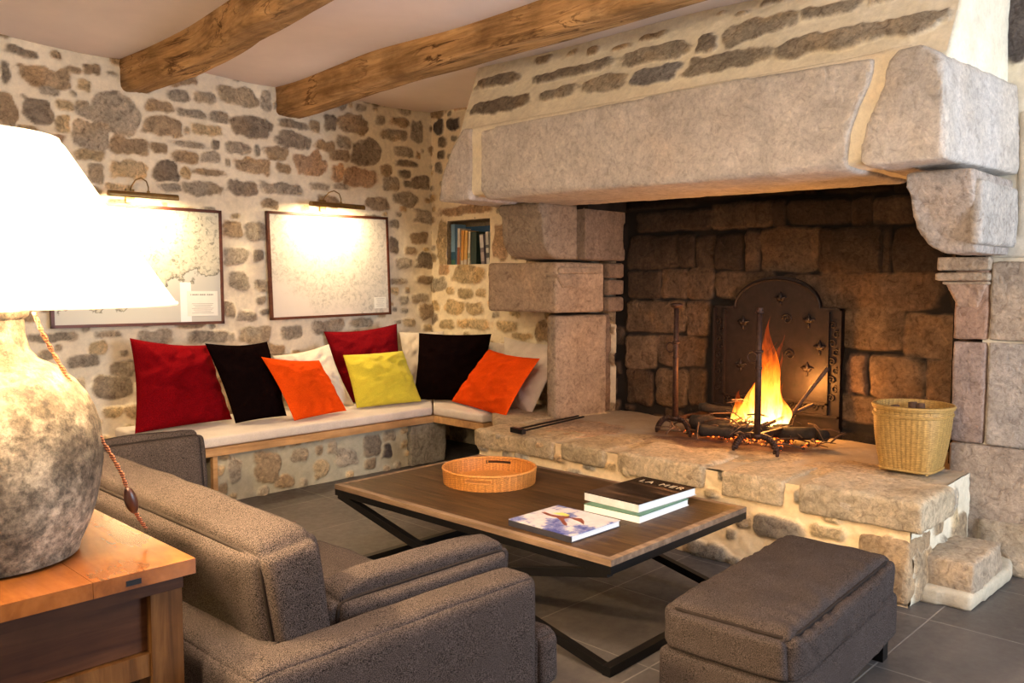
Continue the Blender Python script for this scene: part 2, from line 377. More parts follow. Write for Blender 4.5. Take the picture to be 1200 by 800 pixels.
# ================================================================== SETTING
# ---- picture wall (facing -Y)
WYp = WY; WXp = WX
Z1 = [(15,155,130,208,'d'),(175,180,215,215,'b'),(0,215,35,290,'d'),(58,215,250,320,'b'),(228,230,285,260,'b'),(290,222,352,268,'b'),(268,275,320,320,'t'),(375,250,410,268,'g'),
(135,305,205,340,'g'),(245,318,270,340,'g'),(-20,310,60,440,'b'),(72,332,180,445,'d'),(200,345,262,390,'t'),(262,348,322,420,'g'),(185,402,250,465,'t'),(60,435,130,475,'t'),(130,465,225,500,'o'),(35,440,55,475,'g'),
(330,330,495,475,'g'),(250,430,385,530,'g'),(395,478,520,545,'b'),(525,498,588,545,'b'),(260,520,365,570,'t'),(510,350,612,398,'b'),(585,315,660,362,'g'),(678,318,752,370,'g'),(770,302,900,385,'g'),(915,315,950,395,'g'),
(615,380,730,420,'g'),(730,392,805,435,'g'),(503,405,640,485,'b'),(645,445,665,472,'g'),(668,432,775,482,'t'),(810,400,948,485,'d'),(600,490,727,525,'g'),(740,492,770,528,'d'),(605,528,695,578,'b'),(705,530,775,575,'g'),
(785,498,878,545,'g'),(890,508,912,550,'g'),(790,555,808,588,'g'),(925,515,1015,565,'b'),(825,555,952,620,'b'),(968,572,1018,612,'b'),(540,562,620,635,'d'),(630,580,670,625,'t'),(678,590,792,620,'b'),(380,558,515,630,'t'),
(300,575,360,640,'g'),(555,640,640,675,'g'),(645,638,780,690,'g'),(797,628,905,692,'d'),(915,640,1070,690,'g'),(360,642,470,672,'t')]
Z2 = [(75,417,180,458,'d'),(75,460,190,522,'d'),(240,400,280,460,'d'),(290,400,395,475,'b'),(188,420,225,470,'b'),(415,405,455,445,'g'),(440,450,525,498,'g'),(470,410,535,450,'b'),(540,420,585,500,'g'),(275,475,335,525,'g'),
(200,485,275,535,'b'),(338,480,430,582,'d'),(128,530,248,622,'o'),(258,525,325,572,'b'),(258,576,308,635,'o'),(314,585,430,668,'o'),(434,578,477,622,'b'),(480,510,550,555,'g'),(490,560,568,590,'d'),(498,595,540,630,'d'),
(443,622,502,672,'g'),(545,610,612,672,'d'),(518,635,545,660,'d'),(480,675,570,725,'g'),(550,735,615,790,'g'),(190,640,255,670,'g'),(268,640,330,670,'g'),(390,685,465,740,'b')]
Z5 = [(780,85,855,150,'b'),(862,90,930,160,'g'),(780,175,870,240,'g'),(890,190,930,230,'d'),(795,265,880,335,'g'),(780,360,830,420,'g'),(835,400,900,440,'g'),(900,350,935,380,'g'),
(105,475,280,515,'g'),(340,470,430,500,'g'),(485,465,605,520,'g'),(650,470,815,520,'g'),(315,505,380,550,'t'),(240,555,350,600,'g'),(385,570,480,630,'g'),(325,620,460,720,'d'),(360,735,430,775,'t'),(440,730,490,780,'b'),
(125,540,190,575,'g'),(260,640,300,700,'g'),(830,455,950,520,'g'),(985,450,1060,500,'g'),(1090,430,1199,480,'g')]
Z6w = [(465,80,500,110,'g'),(465,140,500,200,'d'),(535,120,600,170,'b'),(490,215,545,255,'g'),(565,200,630,250,'d'),(560,280,625,308,'b'),(470,290,530,310,'g'),(540,340,605,372,'g'),(500,345,532,380,'g'),
(570,375,635,430,'b'),(250,432,310,470,'g'),(330,425,410,460,'g'),(515,430,560,460,'t'),(520,175,558,205,'b'),(470,320,500,345,'t')]
org = np.array([-1.2, WY, 0.0]); WL = WX - (-1.2) + .25
st = traced(Z1, (0, 0), 2.9975, 'y', org, EX, EZ) + traced(Z2, (300, 0), 2.9975, 'y', org, EX, EZ) + traced(Z5, (0, 230), 2.9975, 'y', org, EX, EZ) + traced(Z6w, (300, 230), 2.9975, 'y', org, EX, EZ)
fillp = {'passes': [(.16, .26, .08, .13, 260, 'gbbgtd'), (.08, .16, .05, .09, 900, 'gbtgbd'), (.04, .08, .03, .05, 900, 'gbtg')]}
o = relief('wall_left', org, EX, EZ, WL, CEIL + .1, .0105, st, fillp, seed=1, mortar=(.80, .71, .54))
tag(o, kind='structure')

# ---- fireplace wall with the book niche (facing -X)
nTL, nBR = onx(525, 259, WX), onx(575, 311, WX)
NY0, NY1, NZ0, NZ1 = nBR[1], nTL[1], onx(550, 310, WX)[2], onx(550, 258, WX)[2]
Z2n = [(608,370,668,420,'b'),(668,412,720,460,'D'),(625,425,660,475,'D'),(640,480,672,520,'d'),(640,528,662,560,'d'),(628,570,655,610,'g')]
Z6n = [(642,26,835,70,'o'),(828,88,890,230,'o'),(640,90,678,240,'t'),(697,245,805,303,'t'),(645,238,680,275,'o'),(715,322,762,358,'t'),(668,362,738,412,'t'),(742,370,800,415,'t'),(670,318,697,345,'t'),(775,325,808,355,'t'),
(710,428,830,468,'t'),(845,430,920,475,'t'),(900,478,975,505,'t'),(982,432,1032,505,'b'),(645,430,700,470,'t')]
orgx = np.array([WX, WY + .02, 0.0])
st = traced(Z2n, (300, 0), 2.9975, 'x', orgx, -EY, EZ) + traced(Z6n, (300, 230), 2.9975, 'x', orgx, -EY, EZ)
WLx = WY + .02 - 3.75
hole = [(orgx[1] - NY1, orgx[1] - NY0, NZ0, NZ1)]
fillp = {'passes': [(.2, .34, .12, .2, 200, 'gbod'), (.10, .2, .06, .12, 500, 'gbtd'), (.05, .09, .04, .06, 700, 'gbt')]}
o = relief('wall_right', orgx, -EY, EZ, WLx, CEIL + .1, .0105, st, fillp, seed=2, mortar=(.84, .72, .52), hole=hole)
tag(o, kind='structure')
orgq = np.array([4.60, 1.22, 0.0])
st = traced([(1112,-40,1230,212,'D'),(1045,-60,1104,112,'d')], (800, 0), 2.9975, 'x', orgq, -EY, EZ)
o = relief('wall_right', orgq, -EY, EZ, 3.45, CEIL + .1, .0105, st, {'passes': [(.2, .34, .12, .2, 200, 'gbod'), (.10, .2, .06, .12, 500, 'gbtd'), (.05, .09, .04, .06, 500, 'gbt')], 'region': lambda u, v: u > .3}, seed=3, mortar=(.72, .66, .52)); tag(o, kind='structure')
# niche lining, let into the wall
bm = nbm()
D_ = .20
for (a, b, c_, d_, e, f) in ((WX + .004, WX + D_, NY0 - .03, NY0, NZ0 - .03, NZ1 + .03), (WX + .004, WX + D_, NY1, NY1 + .03, NZ0 - .03, NZ1 + .03), (WX + .004, WX + D_, NY0, NY1, NZ0 - .03, NZ0), (WX + .004, WX + D_, NY0, NY1, NZ1, NZ1 + .03), (WX + D_, WX + D_ + .03, NY0 - .03, NY1 + .03, NZ0 - .03, NZ1 + .03)):
    box(bm, a, b, c_, d_, e, f)
o = rockify('trim_1', bm, (.30, .235, .16), None, .012, .005, 12, 1, .3, 5); tag(o, kind='structure')

# ---- floor
def m_floor():
    n = NT('slate_tiles'); v = n.coord((1, 1, 1)); t = 1 / .585
    mp = n.new('ShaderNodeMapping'); mp.inputs['Scale'].default_value = (t, t, t); mp.inputs['Location'].default_value = (-(3.68) * t, -(1.137) * t, 0); tc = n.new('ShaderNodeTexCoord'); n.link(tc.outputs['Object'], mp.inputs['Vector'])
    br = n.new('ShaderNodeTexBrick'); br.offset = 0; br.offset_frequency = 2; br.squash = 1
    br.inputs['Scale'].default_value = 1; br.inputs['Brick Width'].default_value = 1; br.inputs['Row Height'].default_value = 1; br.inputs['Mortar Size'].default_value = .006; br.inputs['Mortar Smooth'].default_value = .3; br.inputs['Bias'].default_value = 0
    br.inputs['Color1'].default_value = (.070, .063, .058, 1); br.inputs['Color2'].default_value = (.092, .082, .075, 1); br.inputs['Mortar'].default_value = (.20, .185, .165, 1)
    n.link(mp.outputs['Vector'], br.inputs['Vector'])
    f = n.noise(v, 3, 7, .65); f2 = n.noise(v, 22, 5, .7)
    c = n.mul(br.outputs['Color'], n.ramp(f, [(.3, (.72, .72, .74)), (.7, (1.35, 1.3, 1.25))])); n.base(c)
    n.set(.45, 0, .4); n.link(n.ramp(f2, [(.3, (.36,) * 3), (.7, (.58,) * 3)]), n.b.inputs['Roughness'])
    b = n.bump(br.outputs['Fac'], .6, -.003); n.bump(f2, .15, .004, b); return n.m
bm = nbm(); box(bm, -1.25, 5.6, -2.25, WY + .05, -.06, 0); tag(fin('floor', bm, m_floor()), kind='structure')

# ---- ceiling, uneven plaster
CE = m_simple('ceiling_plaster', (.84, .74, .70), .9, var=.05, scale=2, bump=.15, spec=.1)
bm = nbm(); bmesh.ops.create_grid(bm, x_segments=90, y_segments=100, size=.5)
for v in bm.verts:
    v.co.x = -1.25 + (v.co.x + .5) * 6.9; v.co.y = -2.25 + (v.co.y + .5) * (WY + 2.3)
    v.co.z = CEIL + .012 * math.sin(v.co.x * 5.2) * math.cos(v.co.y * 2.1) + .010 * math.sin(v.co.y * 3.7 + v.co.x)
    
geom = bmesh.ops.extrude_face_region(bm, geom=bm.faces[:])
for g in geom['geom']:
    if isinstance(g, bmesh.types.BMVert): g.co.z = CEIL + .15
tag(fin('ceiling', bm, CE, smooth=True), kind='structure')
# ---- unseen walls of the room, the far one with a window that lets the daylight in
PL = m_simple('wall_plaster', (.62, .56, .47), .9, var=.08, scale=3, bump=.2, spec=.1)
bm = nbm(); box(bm, -1.25, -1.2, -2.25, WY + .05, 0, CEIL); tag(fin('wall_back', bm, PL), kind='structure')
bm = nbm(); wx0, wx1, wz0, wz1 = 2.3, 4.2, .35, 2.2
box(bm, -1.25, wx0, -2.25, -2.2, 0, CEIL); box(bm, wx1, 5.3, -2.25, -2.2, 0, CEIL); box(bm, wx0, wx1, -2.25, -2.2, 0, wz0); box(bm, wx0, wx1, -2.25, -2.2, wz1, CEIL)
tag(fin('wall_front', bm, PL), kind='structure')
bm = nbm()
for (a, b, c_, d_) in ((wx0, wx1, wz0, wz0 + .06), (wx0, wx1, wz1 - .06, wz1), (wx0, wx0 + .06, wz0, wz1), (wx1 - .06, wx1, wz0, wz1), ((wx0 + wx1) / 2 - .03, (wx0 + wx1) / 2 + .03, wz0, wz1)): box(bm, a, b, -2.24, -2.19, c_, d_)
tag(fin('window_1', bm, m_simple('window_paint', (.6, .6, .58), .5)), kind='structure')

# ================================================================== BEAMS
def beam(name, path, w, h, label, seed):
    bm = nbm(); rings = []; n = 60
    P = np.array(path); ys = np.linspace(P[0, 1], P[-1, 1], n)
    order = np.argsort(P[:, 1]); xs = np.interp(ys, P[order, 1], P[order, 0]); hs = np.interp(ys, P[order, 1], P[order, 2])
    k = np.ones(7) / 7; xs = np.convolve(np.pad(xs, 3, 'edge'), k, 'valid'); hs = np.convolve(np.pad(hs, 3, 'edge'), k, 'valid')
    m = 32
    for i in range(n):
        ring = []
        for j in range(m):
            a = 2 * math.pi * (j + .5) / m; ca, sa = math.cos(a), math.sin(a); p = 9.0
            r = (abs(ca) ** p + abs(sa) ** p) ** (-1 / p)
            q = np.array([ca * r, ys[i] * 1.2, sa * r])
            d = .010 * float(fbm(q * 2.2 + seed * 9, 3)) + .006 * float(fbm(q * np.array([6, 1.5, 6]) + seed, 2))
            ring.append(bm.verts.new((xs[i] + ca * (r * w / 2 + d), ys[i], CEIL + .03 - (h + .03) / 2 + (hs[i]) + sa * (r * (h + .03) / 2 + d))))
        rings.append(ring)
    for i in range(n - 1):
        for j in range(m): bm.faces.new([rings[i][j], rings[i][(j + 1) % m], rings[i + 1][(j + 1) % m], rings[i + 1][j]])
    bm.faces.new(rings[0][::-1]); bm.faces.new(rings[-1])
    o = fin(name, bm, BEAM, smooth=True); return tag(o, label, 'beam')
beam('ceiling_beam', [(2.40, WY + .01, 0), (2.47, 5.0, .02), (2.38, 4.4, .03), (2.25, 3.6, .02), (2.15, 3.0, .0), (2.05, 1.0, 0), (1.9, -2.1, 0)], .185, .215, 'curved old oak ceiling beam ending above the shaded table lamp and framed map', 1)
beam('ceiling_beam', [(3.575, WY + .01, 0), (3.54, 4.6, .04), (3.50, 3.6, .045), (3.485, 2.9, .04), (3.42, 2.2, .03), (3.34, 1.6, .02), (3.2, -2.1, 0)], .215, .22, 'long cracked oak ceiling beam nearest the stone chimney hood', 2)

# ================================================================== FIREPLACE
fp = empty('stone_fireplace', (4.2, 2.55, 0))
tag(fp, 'big granite fireplace with long lintel, carved corbels and raised stone hearth', 'fireplace')
def keep(o): o.parent = fp; o.matrix_parent_inverse = Matrix.Translation(fp.location).inverted(); return o
LX = 3.78; LG = (.60, .545, .475)
# lintel: three big stones with mortar between
def frontpoly(pts, X0, X1, chamfer=0):
    """pts are pixels on the plane X=X0, extruded back to X1"""
    P = [onx(x, y, X0) for x, y in pts]
    bm = nbm(); A = [bm.verts.new(Vector(p)) for p in P]; n = len(P)
    B = [bm.verts.new(Vector((X1, p[1], p[2]))) for p in P]
    bm.faces.new(A); bm.faces.new(B[::-1])
    for k in range(n): bm.faces.new([A[k], B[k], B[(k + 1) % n], A[(k + 1) % n]])
    return bm
def chamfer_bottom(co, cc): return cc
bm = frontpoly([(562, 152), (800, 104), (1024, 66), (1021, 92), (1006, 125), (996, 150), (992, 190), (990, 199), (780, 216), (562, 233)], LX, 4.55)
def bevel_low(bm, off=.055):
    es = [e for e in bm.edges if abs(e.verts[0].co.x - LX) < 1e-4 and abs(e.verts[1].co.x - LX) < 1e-4 and (e.verts[0].co.z + e.verts[1].co.z) / 2 < 2.0 and abs(e.verts[0].co.y - e.verts[1].co.y) > .08]
    bmesh.ops.bevel(bm, geom=es, offset=off, segments=1, affect='EDGES')
bevel_low(bm)
keep(rockify('lintel_stone', bm, LG, None, .018, .006, 7, 2, .16, 1))
bm = frontpoly([(542, 150), (552, 150), (553, 190), (551, 234), (513, 237), (518, 205), (529, 172)], LX + .01, 4.5)
keep(rockify('lintel_stone', bm, (.57, .515, .46), None, .018, .006, 7, 2, .16, 2))
bm = frontpoly([(1038, 72), (1052, 56), (1074, 50), (1092, 56), (1104, 66), (1107, 185), (1060, 190), (1016, 196), (1007, 188), (1012, 150), (1025, 120), (1034, 98)], LX, 4.60)
def slant_end(co_x): pass
for v in bm.verts:
    if v.co.x > 4.5:
        if v.co.y < 1.25: v.co.y -= .085
        v.co.z = min(v.co.z, 2.34)
def whitewash(co, cc):
    w = sstep(-.25, .35, fbm(co * np.array([4, 4, 2]), 3)) * sstep(1.30, 1.16, co[:, 1]) * sstep(3.78, 3.84, co[:, 0]) * sstep(4.5, 4.3, co[:, 0])
    return cc * (1 - .55 * w[:, None]) + np.array([.62, .60, .58]) * .55 * w[:, None]
keep(rockify('lintel_stone', bm, LG, None, .018, .009, 8, 2, .2, 3, patch=whitewash))
# mortar bed behind the lintel joints and the hood above it
MORT = (.84, .77, .60)
bm = frontpoly([(549, 148), (562, 146), (1024, 60), (1060, 50), (1096, 56), (1100, 100), (1096, 178), (1010, 188), (1000, 194), (562, 228), (522, 232), (536, 168)], LX + .022, 4.58)
keep(rockify('lintel_mortar', bm, MORT, None, .025, .006, 8, 2, .06, 4))
HB, HT_ = np.array([3.855, 0, 2.36]), np.array([4.175, 0, CEIL + .02])
HV = (HT_ - HB) / np.linalg.norm(HT_ - HB); HH = float(np.linalg.norm(HT_ - HB))
orgh = np.array([HB[0], 4.33, HB[2]]); HW = 4.33 - 1.20
H3 = [(165,260,312,318,'d'),(120,337,332,415,'d'),(362,222,645,290,'d'),(375,190,440,230,'b'),(490,175,525,200,'t'),(558,170,602,200,'b'),(368,302,500,362,'g'),(525,265,680,340,'g'),(645,155,715,183,'b'),(750,112,835,150,'b'),
(670,145,930,240,'g'),(702,222,880,312,'G'),(937,120,1013,195,'d')]
H4 = [(140,45,378,160,'g'),(0,165,262,272,'g'),(410,-10,625,80,'g'),(280,-20,375,22,'b'),(125,40,155,55,'b'),(185,40,232,60,'b'),(1003,50,1040,132,'d'),(645,-60,800,20,'g')]
st = traced(H3, (500, 0), 2.9975, 'x', orgh, -EY, HV) + traced(H4, (800, 0), 2.9975, 'x', orgh, -EY, HV)
hn = np.cross(-EY, HV)
m0, m1 = onplane(893, 66, orgh, hn) - orgh, onplane(1112, 18, orgh, hn) - orgh; mm_ = (m0 + m1) / 2
st.append((float(mm_ @ -EY), float(mm_ @ HV), float((m1 - m0) @ -EY), .125, 'g', 0))
o = relief('hood_masonry', orgh, -EY, HV, HW, HH, .009, st, None, seed=5, mortar=MORT, relief_h=.016)
me = o.data; nv = len(me.vertices); co = np.empty(nv * 3); me.vertices.foreach_get('co', co); co = co.reshape(-1, 3)
tt = np.clip((co[:, 2] - 2.36) / (CEIL - 2.36), 0, 1); co[:, 1] -= .14 * (1 - tt) * np.clip((co[:, 1] - 2.0) / 2.3, 0, 1); me.vertices.foreach_set('co', co.ravel())
keep(o)
bm = nbm(); y_ = 1.2
prism(bm, [(3.82, y_ - .01, 2.26), (4.62, y_ - .05, 2.2), (4.62, y_ - .05, CEIL + .05), (4.19, y_ - .01, CEIL + .05)], (0, .1, 0)); keep(rockify('hood_mortar', bm, MORT, None, .025, .012, 8, 2, .08, 6))
bm = nbm(); prism(bm, [(3.88, 4.16, 2.2), (5.0, 4.16, 2.2), (5.0, 4.29, CEIL + .05), (4.2, 4.29, CEIL + .05)], (0, .03, 0)); keep(rockify('hood_mortar', bm, MORT, None, .025, .012, 8, 2, .08, 61))

# corbels: bracket with a round nose
def corbel(name, ynear, yfar, X0, zt, zb, seed, colr, r=.17):
    bm = nbm(); band = .085; prof = [(4.98, zt), (X0 - .03, zt), (X0 - .035, zt - band * .7), (X0, zt - band)]
    zc = zb + r; prof.append((X0 + .005, zc))
    for k in range(1, 8):
        a = k / 7 * math.pi / 2; prof.append((X0 + .005 + r * (1 - math.cos(a)), zc - r * math.sin(a)))
    prof += [(4.98, zb)]
    prism(bm, [(x, ynear, z) for x, z in prof], (0, yfar - ynear, 0))
    return keep(rockify(name, bm, colr, None, .014, .005, 10, 2, .15, seed))
corbel('corbel', 3.80, 4.19, 4.25, 1.93, 1.555, 7, (.34, .26, .185), .17)
# right corbel: rounded inward towards the opening as well
bm = nbm(); zt, zb = 1.885, 1.525
yo, yi = 1.115, 1.375
prism(bm, [(3.97, yo, zt), (3.97, yi + .02, zt), (3.97, yi + .01, zt - .085), (3.99, yi, zt - .10), (3.99, yi, zb + .17), (3.99, yi - .02, zb + .10), (3.99, yi - .06, zb + .035), (3.99, yi - .12, zb), (3.99, yo, zb)], (.66, 0, 0))
for v in bm.verts:
    if v.co.x < 4.1 and v.co.z < zb + .25:
        v.co.x += .10 * (1 - (v.co.z - zb) / .25)
keep(rockify('corbel', bm, (.50, .44, .39), None, .014, .005, 10, 3, .16, 8))
bm = nbm(); box(bm, 4.02, 4.6, 1.085, 1.14, 1.56, 1.84); keep(rockify('corbel_cheek', bm, (.55, .51, .46), None, .014, .005, 10, 4, .15, 9))

# jambs
JC = (.40, .295, .20); JP = (.37, .245, .185)
def jamb_stone(dims, c, seed, voxel=.016, amp=.007, name='jamb_stone'):
    bm = nbm(); box(bm, *dims); return keep(rockify(name, bm, c, None, voxel, amp, 7, 3, .22, seed))
# left jamb, from the bottom up (front face at X 4.42, inner cheek towards the fire)
def lj(x0, x1, y1, z0, z1, c, seed, y2=None):
    bm = nbm(); prism(bm, [(x0, 3.825, z0), (x1, 3.825 - (x1 - x0) * .2, z0), (x1, y2 or y1, z0), (x0, y1, z0)], (0, 0, z1 - z0)); keep(rockify('jamb_stone', bm, c, None, .016, .006, 7, 2, .2, seed))
lj(4.41, 4.87, 3.90, .40, 1.165, (.40, .30, .205), 11, 4.29)
lj(4.88, 5.04, 4.30, .40, 1.165, (.24, .165, .11), 111)
lj(4.41, 4.84, 4.48, 1.185, 1.535, (.46, .335, .225), 12, 4.86)
for k in range(3):
    bm = nbm(); box(bm, 4.86, 5.04, 3.71, 3.95, 1.185 + k * .12, 1.295 + k * .12); keep(rockify('jamb_stone', bm, (.25, .175, .12), None, .016, .006, 9, 2, .2, 14 + k))
bm = nbm(); box(bm, 4.60, 5.1, 3.72, 4.3, 1.55, 1.97); keep(rockify('jamb_stone', bm, (.27, .20, .145), None, .02, .006, 9, 2, .2, 18))
# raised moulding on the left capital
bm = nbm(); prism(bm, [(4.42, 3.80, 1.455), (4.80, 3.735, 1.455), (4.80, 3.9, 1.455), (4.42, 3.9, 1.455)], (0, 0, .045)); keep(rockify('capital_moulding', bm, JC, None, .010, .003, 12, 2, .15, 19))
bm = nbm(); prism(bm, [(4.395, 3.80, 1.45), (4.79, 3.765, 1.45), (4.70, 3.775, 1.36), (4.46, 3.80, 1.36)], (0, .12, 0)); keep(rockify('capital_moulding', bm, JC, None, .010, .003, 12, 2, .15, 20))
# right jamb
RX = 4.575
def rj(z0, z1, c, seed, y0=.55, y1=1.345): bm = nbm(); box(bm, RX, 5.1, y0, y1, z0, z1); keep(rockify('jamb_stone', bm, c, None, .016, .006, 7, 2, .2, seed))
rj(.0, .60, (.42, .34, .27), 21); rj(.60, 1.105, (.40, .30, .25), 22, 1.19); rj(.60, 1.105, (.45, .40, .35), 23, .55, 1.185)
rj(1.115, 1.52, (.41, .265, .19), 24, 1.19); rj(1.115, 1.50, (.50, .41, .32), 25, .55, 1.185)
for (a, b, c_, e) in ((1.455, 1.52, 1.425, -.035), (1.405, 1.445, 1.43, -.04), (1.385, 1.40, 1.40, -.02)):
    bm = nbm(); box(bm, RX + e, 4.9, 1.185, c_, a, b); keep(rockify('capital_moulding', bm, (.50, .39, .28), None, .010, .003, 12, 2, .15, 26))
bm = nbm(); prism(bm, [(RX - .02, 1.385, 1.39), (RX - .02, 1.20, 1.39), (RX - .004, 1.24, 1.27), (RX - .004, 1.33, 1.27)], (.3, 0, 0)); keep(rockify('capital_moulding', bm, (.44, .31, .23), None, .010, .003, 12, 2, .15, 27))
bm = nbm(); box(bm, RX - .0, 4.95, .55, 1.2, 1.515, 1.6); box(bm, RX + .01, 4.95, .55, 1.1, 1.6, 2.2); keep(rockify('jamb_mortar', bm, (.66, .61, .50), None, .02, .006, 9, 2, .1, 28))

# firebox: back wall of big soot-stained blocks, side walls and dark throat
BX = 5.05; WXp = BX
B7 = [(530,135,705,255,'s'),(710,135,765,250,'s'),(768,140,835,255,'s'),(838,132,935,258,'s'),(942,120,992,260,'S'),(995,110,1192,262,'z'),
(530,262,645,358,'S'),(650,258,738,358,'S'),(742,255,833,358,'S'),(837,264,1040,360,'S'),(522,365,730,482,'z'),(735,365,815,490,'S'),(522,486,628,606,'z'),(632,490,800,598,'S'),(524,610,622,735,'S'),(628,602,738,738,'z'),(743,605,805,735,'S'),
(560,45,822,128,'s'),(828,15,1033,113,'z'),(1038,10,1083,108,'s')]
B8 = [(372,5,585,103,'s'),(597,0,665,103,'S'),(670,0,815,100,'S'),(482,108,700,270,'s'),(705,108,735,268,'s'),(738,105,920,278,'s'),(380,270,880,398,'S'),(560,395,770,538,'z'),(778,412,970,570,'z'),
(582,552,652,694,'r'),(658,557,855,713,'z'),(860,572,972,730,'z'),(553,697,715,800,'z'),(720,690,860,800,'S'),(865,735,1000,800,'S'),(560,545,578,690,'k')]
B4 = [(265,618,425,690,'k'),(430,612,470,685,'s'),(485,608,740,685,'k'),(745,620,815,683,'k'),(60,655,260,700,'k'),(-200,690,55,740,'k')]
orgb = np.array([BX, 3.85, .40])
st = traced(B7, (560, 230), 2.9975, 'x', orgb, -EY, EZ, 1.012) + traced(B8, (800, 230), 2.9975, 'x', orgb, -EY, EZ, 1.012) + traced(B4, (800, 0), 2.9975, 'x', orgb, -EY, EZ, .97)
def soot(uu, vv, c):
    f = .50 + .50 * sstep(1.35, .75, vv + .15 * fbm(np.stack([uu * 2, vv * 2, uu * 0], -1), 3)); f = f * (1 - .3 * np.exp(-((uu - 1.3) / .45) ** 2) * sstep(.5, .8, vv)); return .74 * c * f[..., None]
fillp = {'passes': [(.2, .34, .12, .2, 300, 'kks'), (.08, .16, .08, .14, 500, 'sS'), (.05, .09, .03, .05, 500, 's')]}
keep(relief('firebox_back', orgb, -EY, EZ, 2.8, 2.3, .009, st, fillp, seed=8, mortar=(.022, .017, .014), relief_h=.026, soft=.006, warp=.07, edge=.13, jitter=.35, mortar_amp=.004, sq=9, colf=soot, stonevar=.45))
SOOT = m_simple('soot_plaster', (.016, .013, .011), .95, var=.4, scale=8, bump=.4, spec=.1)
bm = nbm(); box(bm, 4.60, 5.15, 3.70, 3.80, 1.9, CEIL); box(bm, 4.6, 5.15, 1.2, 1.42, 1.55, CEIL); box(bm, 4.75, 5.15, 1.25, 1.40, .4, 1.6); box(bm, 4.5, 4.58, 1.3, 4.1, 2.05, CEIL); box(bm, 4.06, 5.15, 1.3, 4.1, 2.50, 2.55)
keep(fin('chimney_throat', bm, SOOT))

# hearth: mortared core, big worn edge stones on top
WXp = 3.775
HY0, HY1 = 1.245, 3.90
orgf = np.array([3.752, HY1, 0.0])
FZ3 = [(90,455,200,520,'b'),(395,575,500,590,'b')]
F4 = [(210,300,362,392,'d'),(5,375,130,445,'d'),(375,332,475,385,'t'),(512,360,712,585,'b'),(130,425,180,460,'g')]
st = traced(F4, (800, 480), 2.5, 'x', orgf, -EY, EZ)
for (u, v, w, h, c) in ((.25, .12, .34, .12, 'd'), (.72, .14, .4, .14, 'g'), (1.15, .10, .3, .1, 'b'), (.5, .24, .2, .05, 'b'), (1.45, .22, .18, .08, 'd')): st.append((u, v, w, h, c))
fillp = {'passes': [(.05, .12, .04, .07, 160, 'gbt')]}
keep(relief('hearth_front', orgf, -EY, EZ, HY1 - HY0, .45, .009, st, fillp, seed=9, mortar=(.86, .66, .40), relief_h=.022, warp=.12, mortar_amp=.010, sq=3.5))
WXp = 3.775
orge = np.array([3.775, HY0, 0.0])
st = [(.12, .13, .2, .24, 'b'), (.32, .30, .14, .10, 'b'), (.20, .36, .12, .06, 'g'), (.50, .36, .16, .11, 'g'), (.40, .17, .10, .13, 'g'), (.62, .2, .2, .16, 'b'), (.55, .28, .09, .1, 't')]
keep(relief('hearth_end', orge, EX, EZ, .88, .455, .009, st, None, seed=10, mortar=(.70, .62, .46), relief_h=.02, mortar_amp=.01))
# top surface
orgt = np.array([3.80, HY1 - .01, 0])
def toph(uu, vv): return .006 * fbm(np.stack([uu * 4, vv * 4, vv * 0 + 3], -1), 3)
def topc(uu, vv, c):
    # uu runs along -Y from HY1+.15, vv runs along X from 3.80
    y = orgt[1] - uu; d = np.exp(-(((y - 2.55) / .55) ** 2 + ((vv - .75) / .38) ** 2)); n = fbm(np.stack([uu * 9, vv * 9, uu * 0], -1), 4)
    ash = sstep(.25, .6, d + .25 * n)[..., None]; lay = c * (1 - ash) + np.array([.11, .062, .045]) * (1 + .4 * n[..., None]) * ash
    w = sstep(.3, .6, vv + .1 * n)[..., None] * .5; return lay * (1 - w) + np.array([.22, .185, .165]) * w * (1 - ash) + lay * w * ash
keep(relief('hearth_top', (3.757, HY1 - .01, HZ - .014), -EY, EX, HY1 - .01 - HY0 - .005, 1.30, .010, [(.42, .45, .6, .5, 'o'), (1.05, .42, .5, .42, 't'), (1.65, .45, .55, .4, 't'), (2.3, .45, .55, .45, 't')], None, seed=12, mortar=(.52, .42, .28), relief_h=.006, colf=topc, hf=toph))
bm = nbm(); prism(bm, [(3.86, 3.86, .38), (4.30, 3.86, .38), (4.9, 3.7, .38), (4.97, 4.30, .38), (4.40, 4.345, .38), (4.29, 4.33, .38)], (0, 0, .083)); keep(rockify('hearth_stone', bm, (.52, .41, .26), None, .015, .008, 6, 3, .2, 36))
# edge stones (pixel span along the front edge -> world Y)
def yfront(x): return onx(x, 540, 3.76)[1]
T = (.66, .51, .32)
edge = [(571, 655, .345, .455, 30, (.60, .46, .28), .36), (658, 715, .357, .462, 31, (.52, .40, .24), .40), (722, 831, .350, .468, 32, T, .38), (845, 925, .335, .462, 33, T, .4), (937, 1090, .330, .470, 34, (.60, .48, .32), .42)]
for (a, b, z0, z1, sd, c, dep) in edge:
    y1, y0 = yfront(a + 3), yfront(b - 3)
    if a == 571: y1 = HY1 + .02
    if b == 1088: y0 = HY0 - .012
    bm = nbm(); pts = [(3.745, y0 + .02, z0), (3.735, (y0 + y1) / 2, z0 - .008), (3.745, y1 - .02, z0)]
    box(bm, 3.722, 3.74 + dep, y0, y1, z0, z1 + .004)
    keep(rockify('hearth_stone', bm, c, None, .014, .014, 7, 11, .24, sd))
bm = nbm(); box(bm, 3.728, 4.0, HY0 - .008, yfront(1008), .01, .295); keep(rockify('hearth_stone', bm, (.48, .34, .20), None, .015, .016, 6, 9, .3, 35))
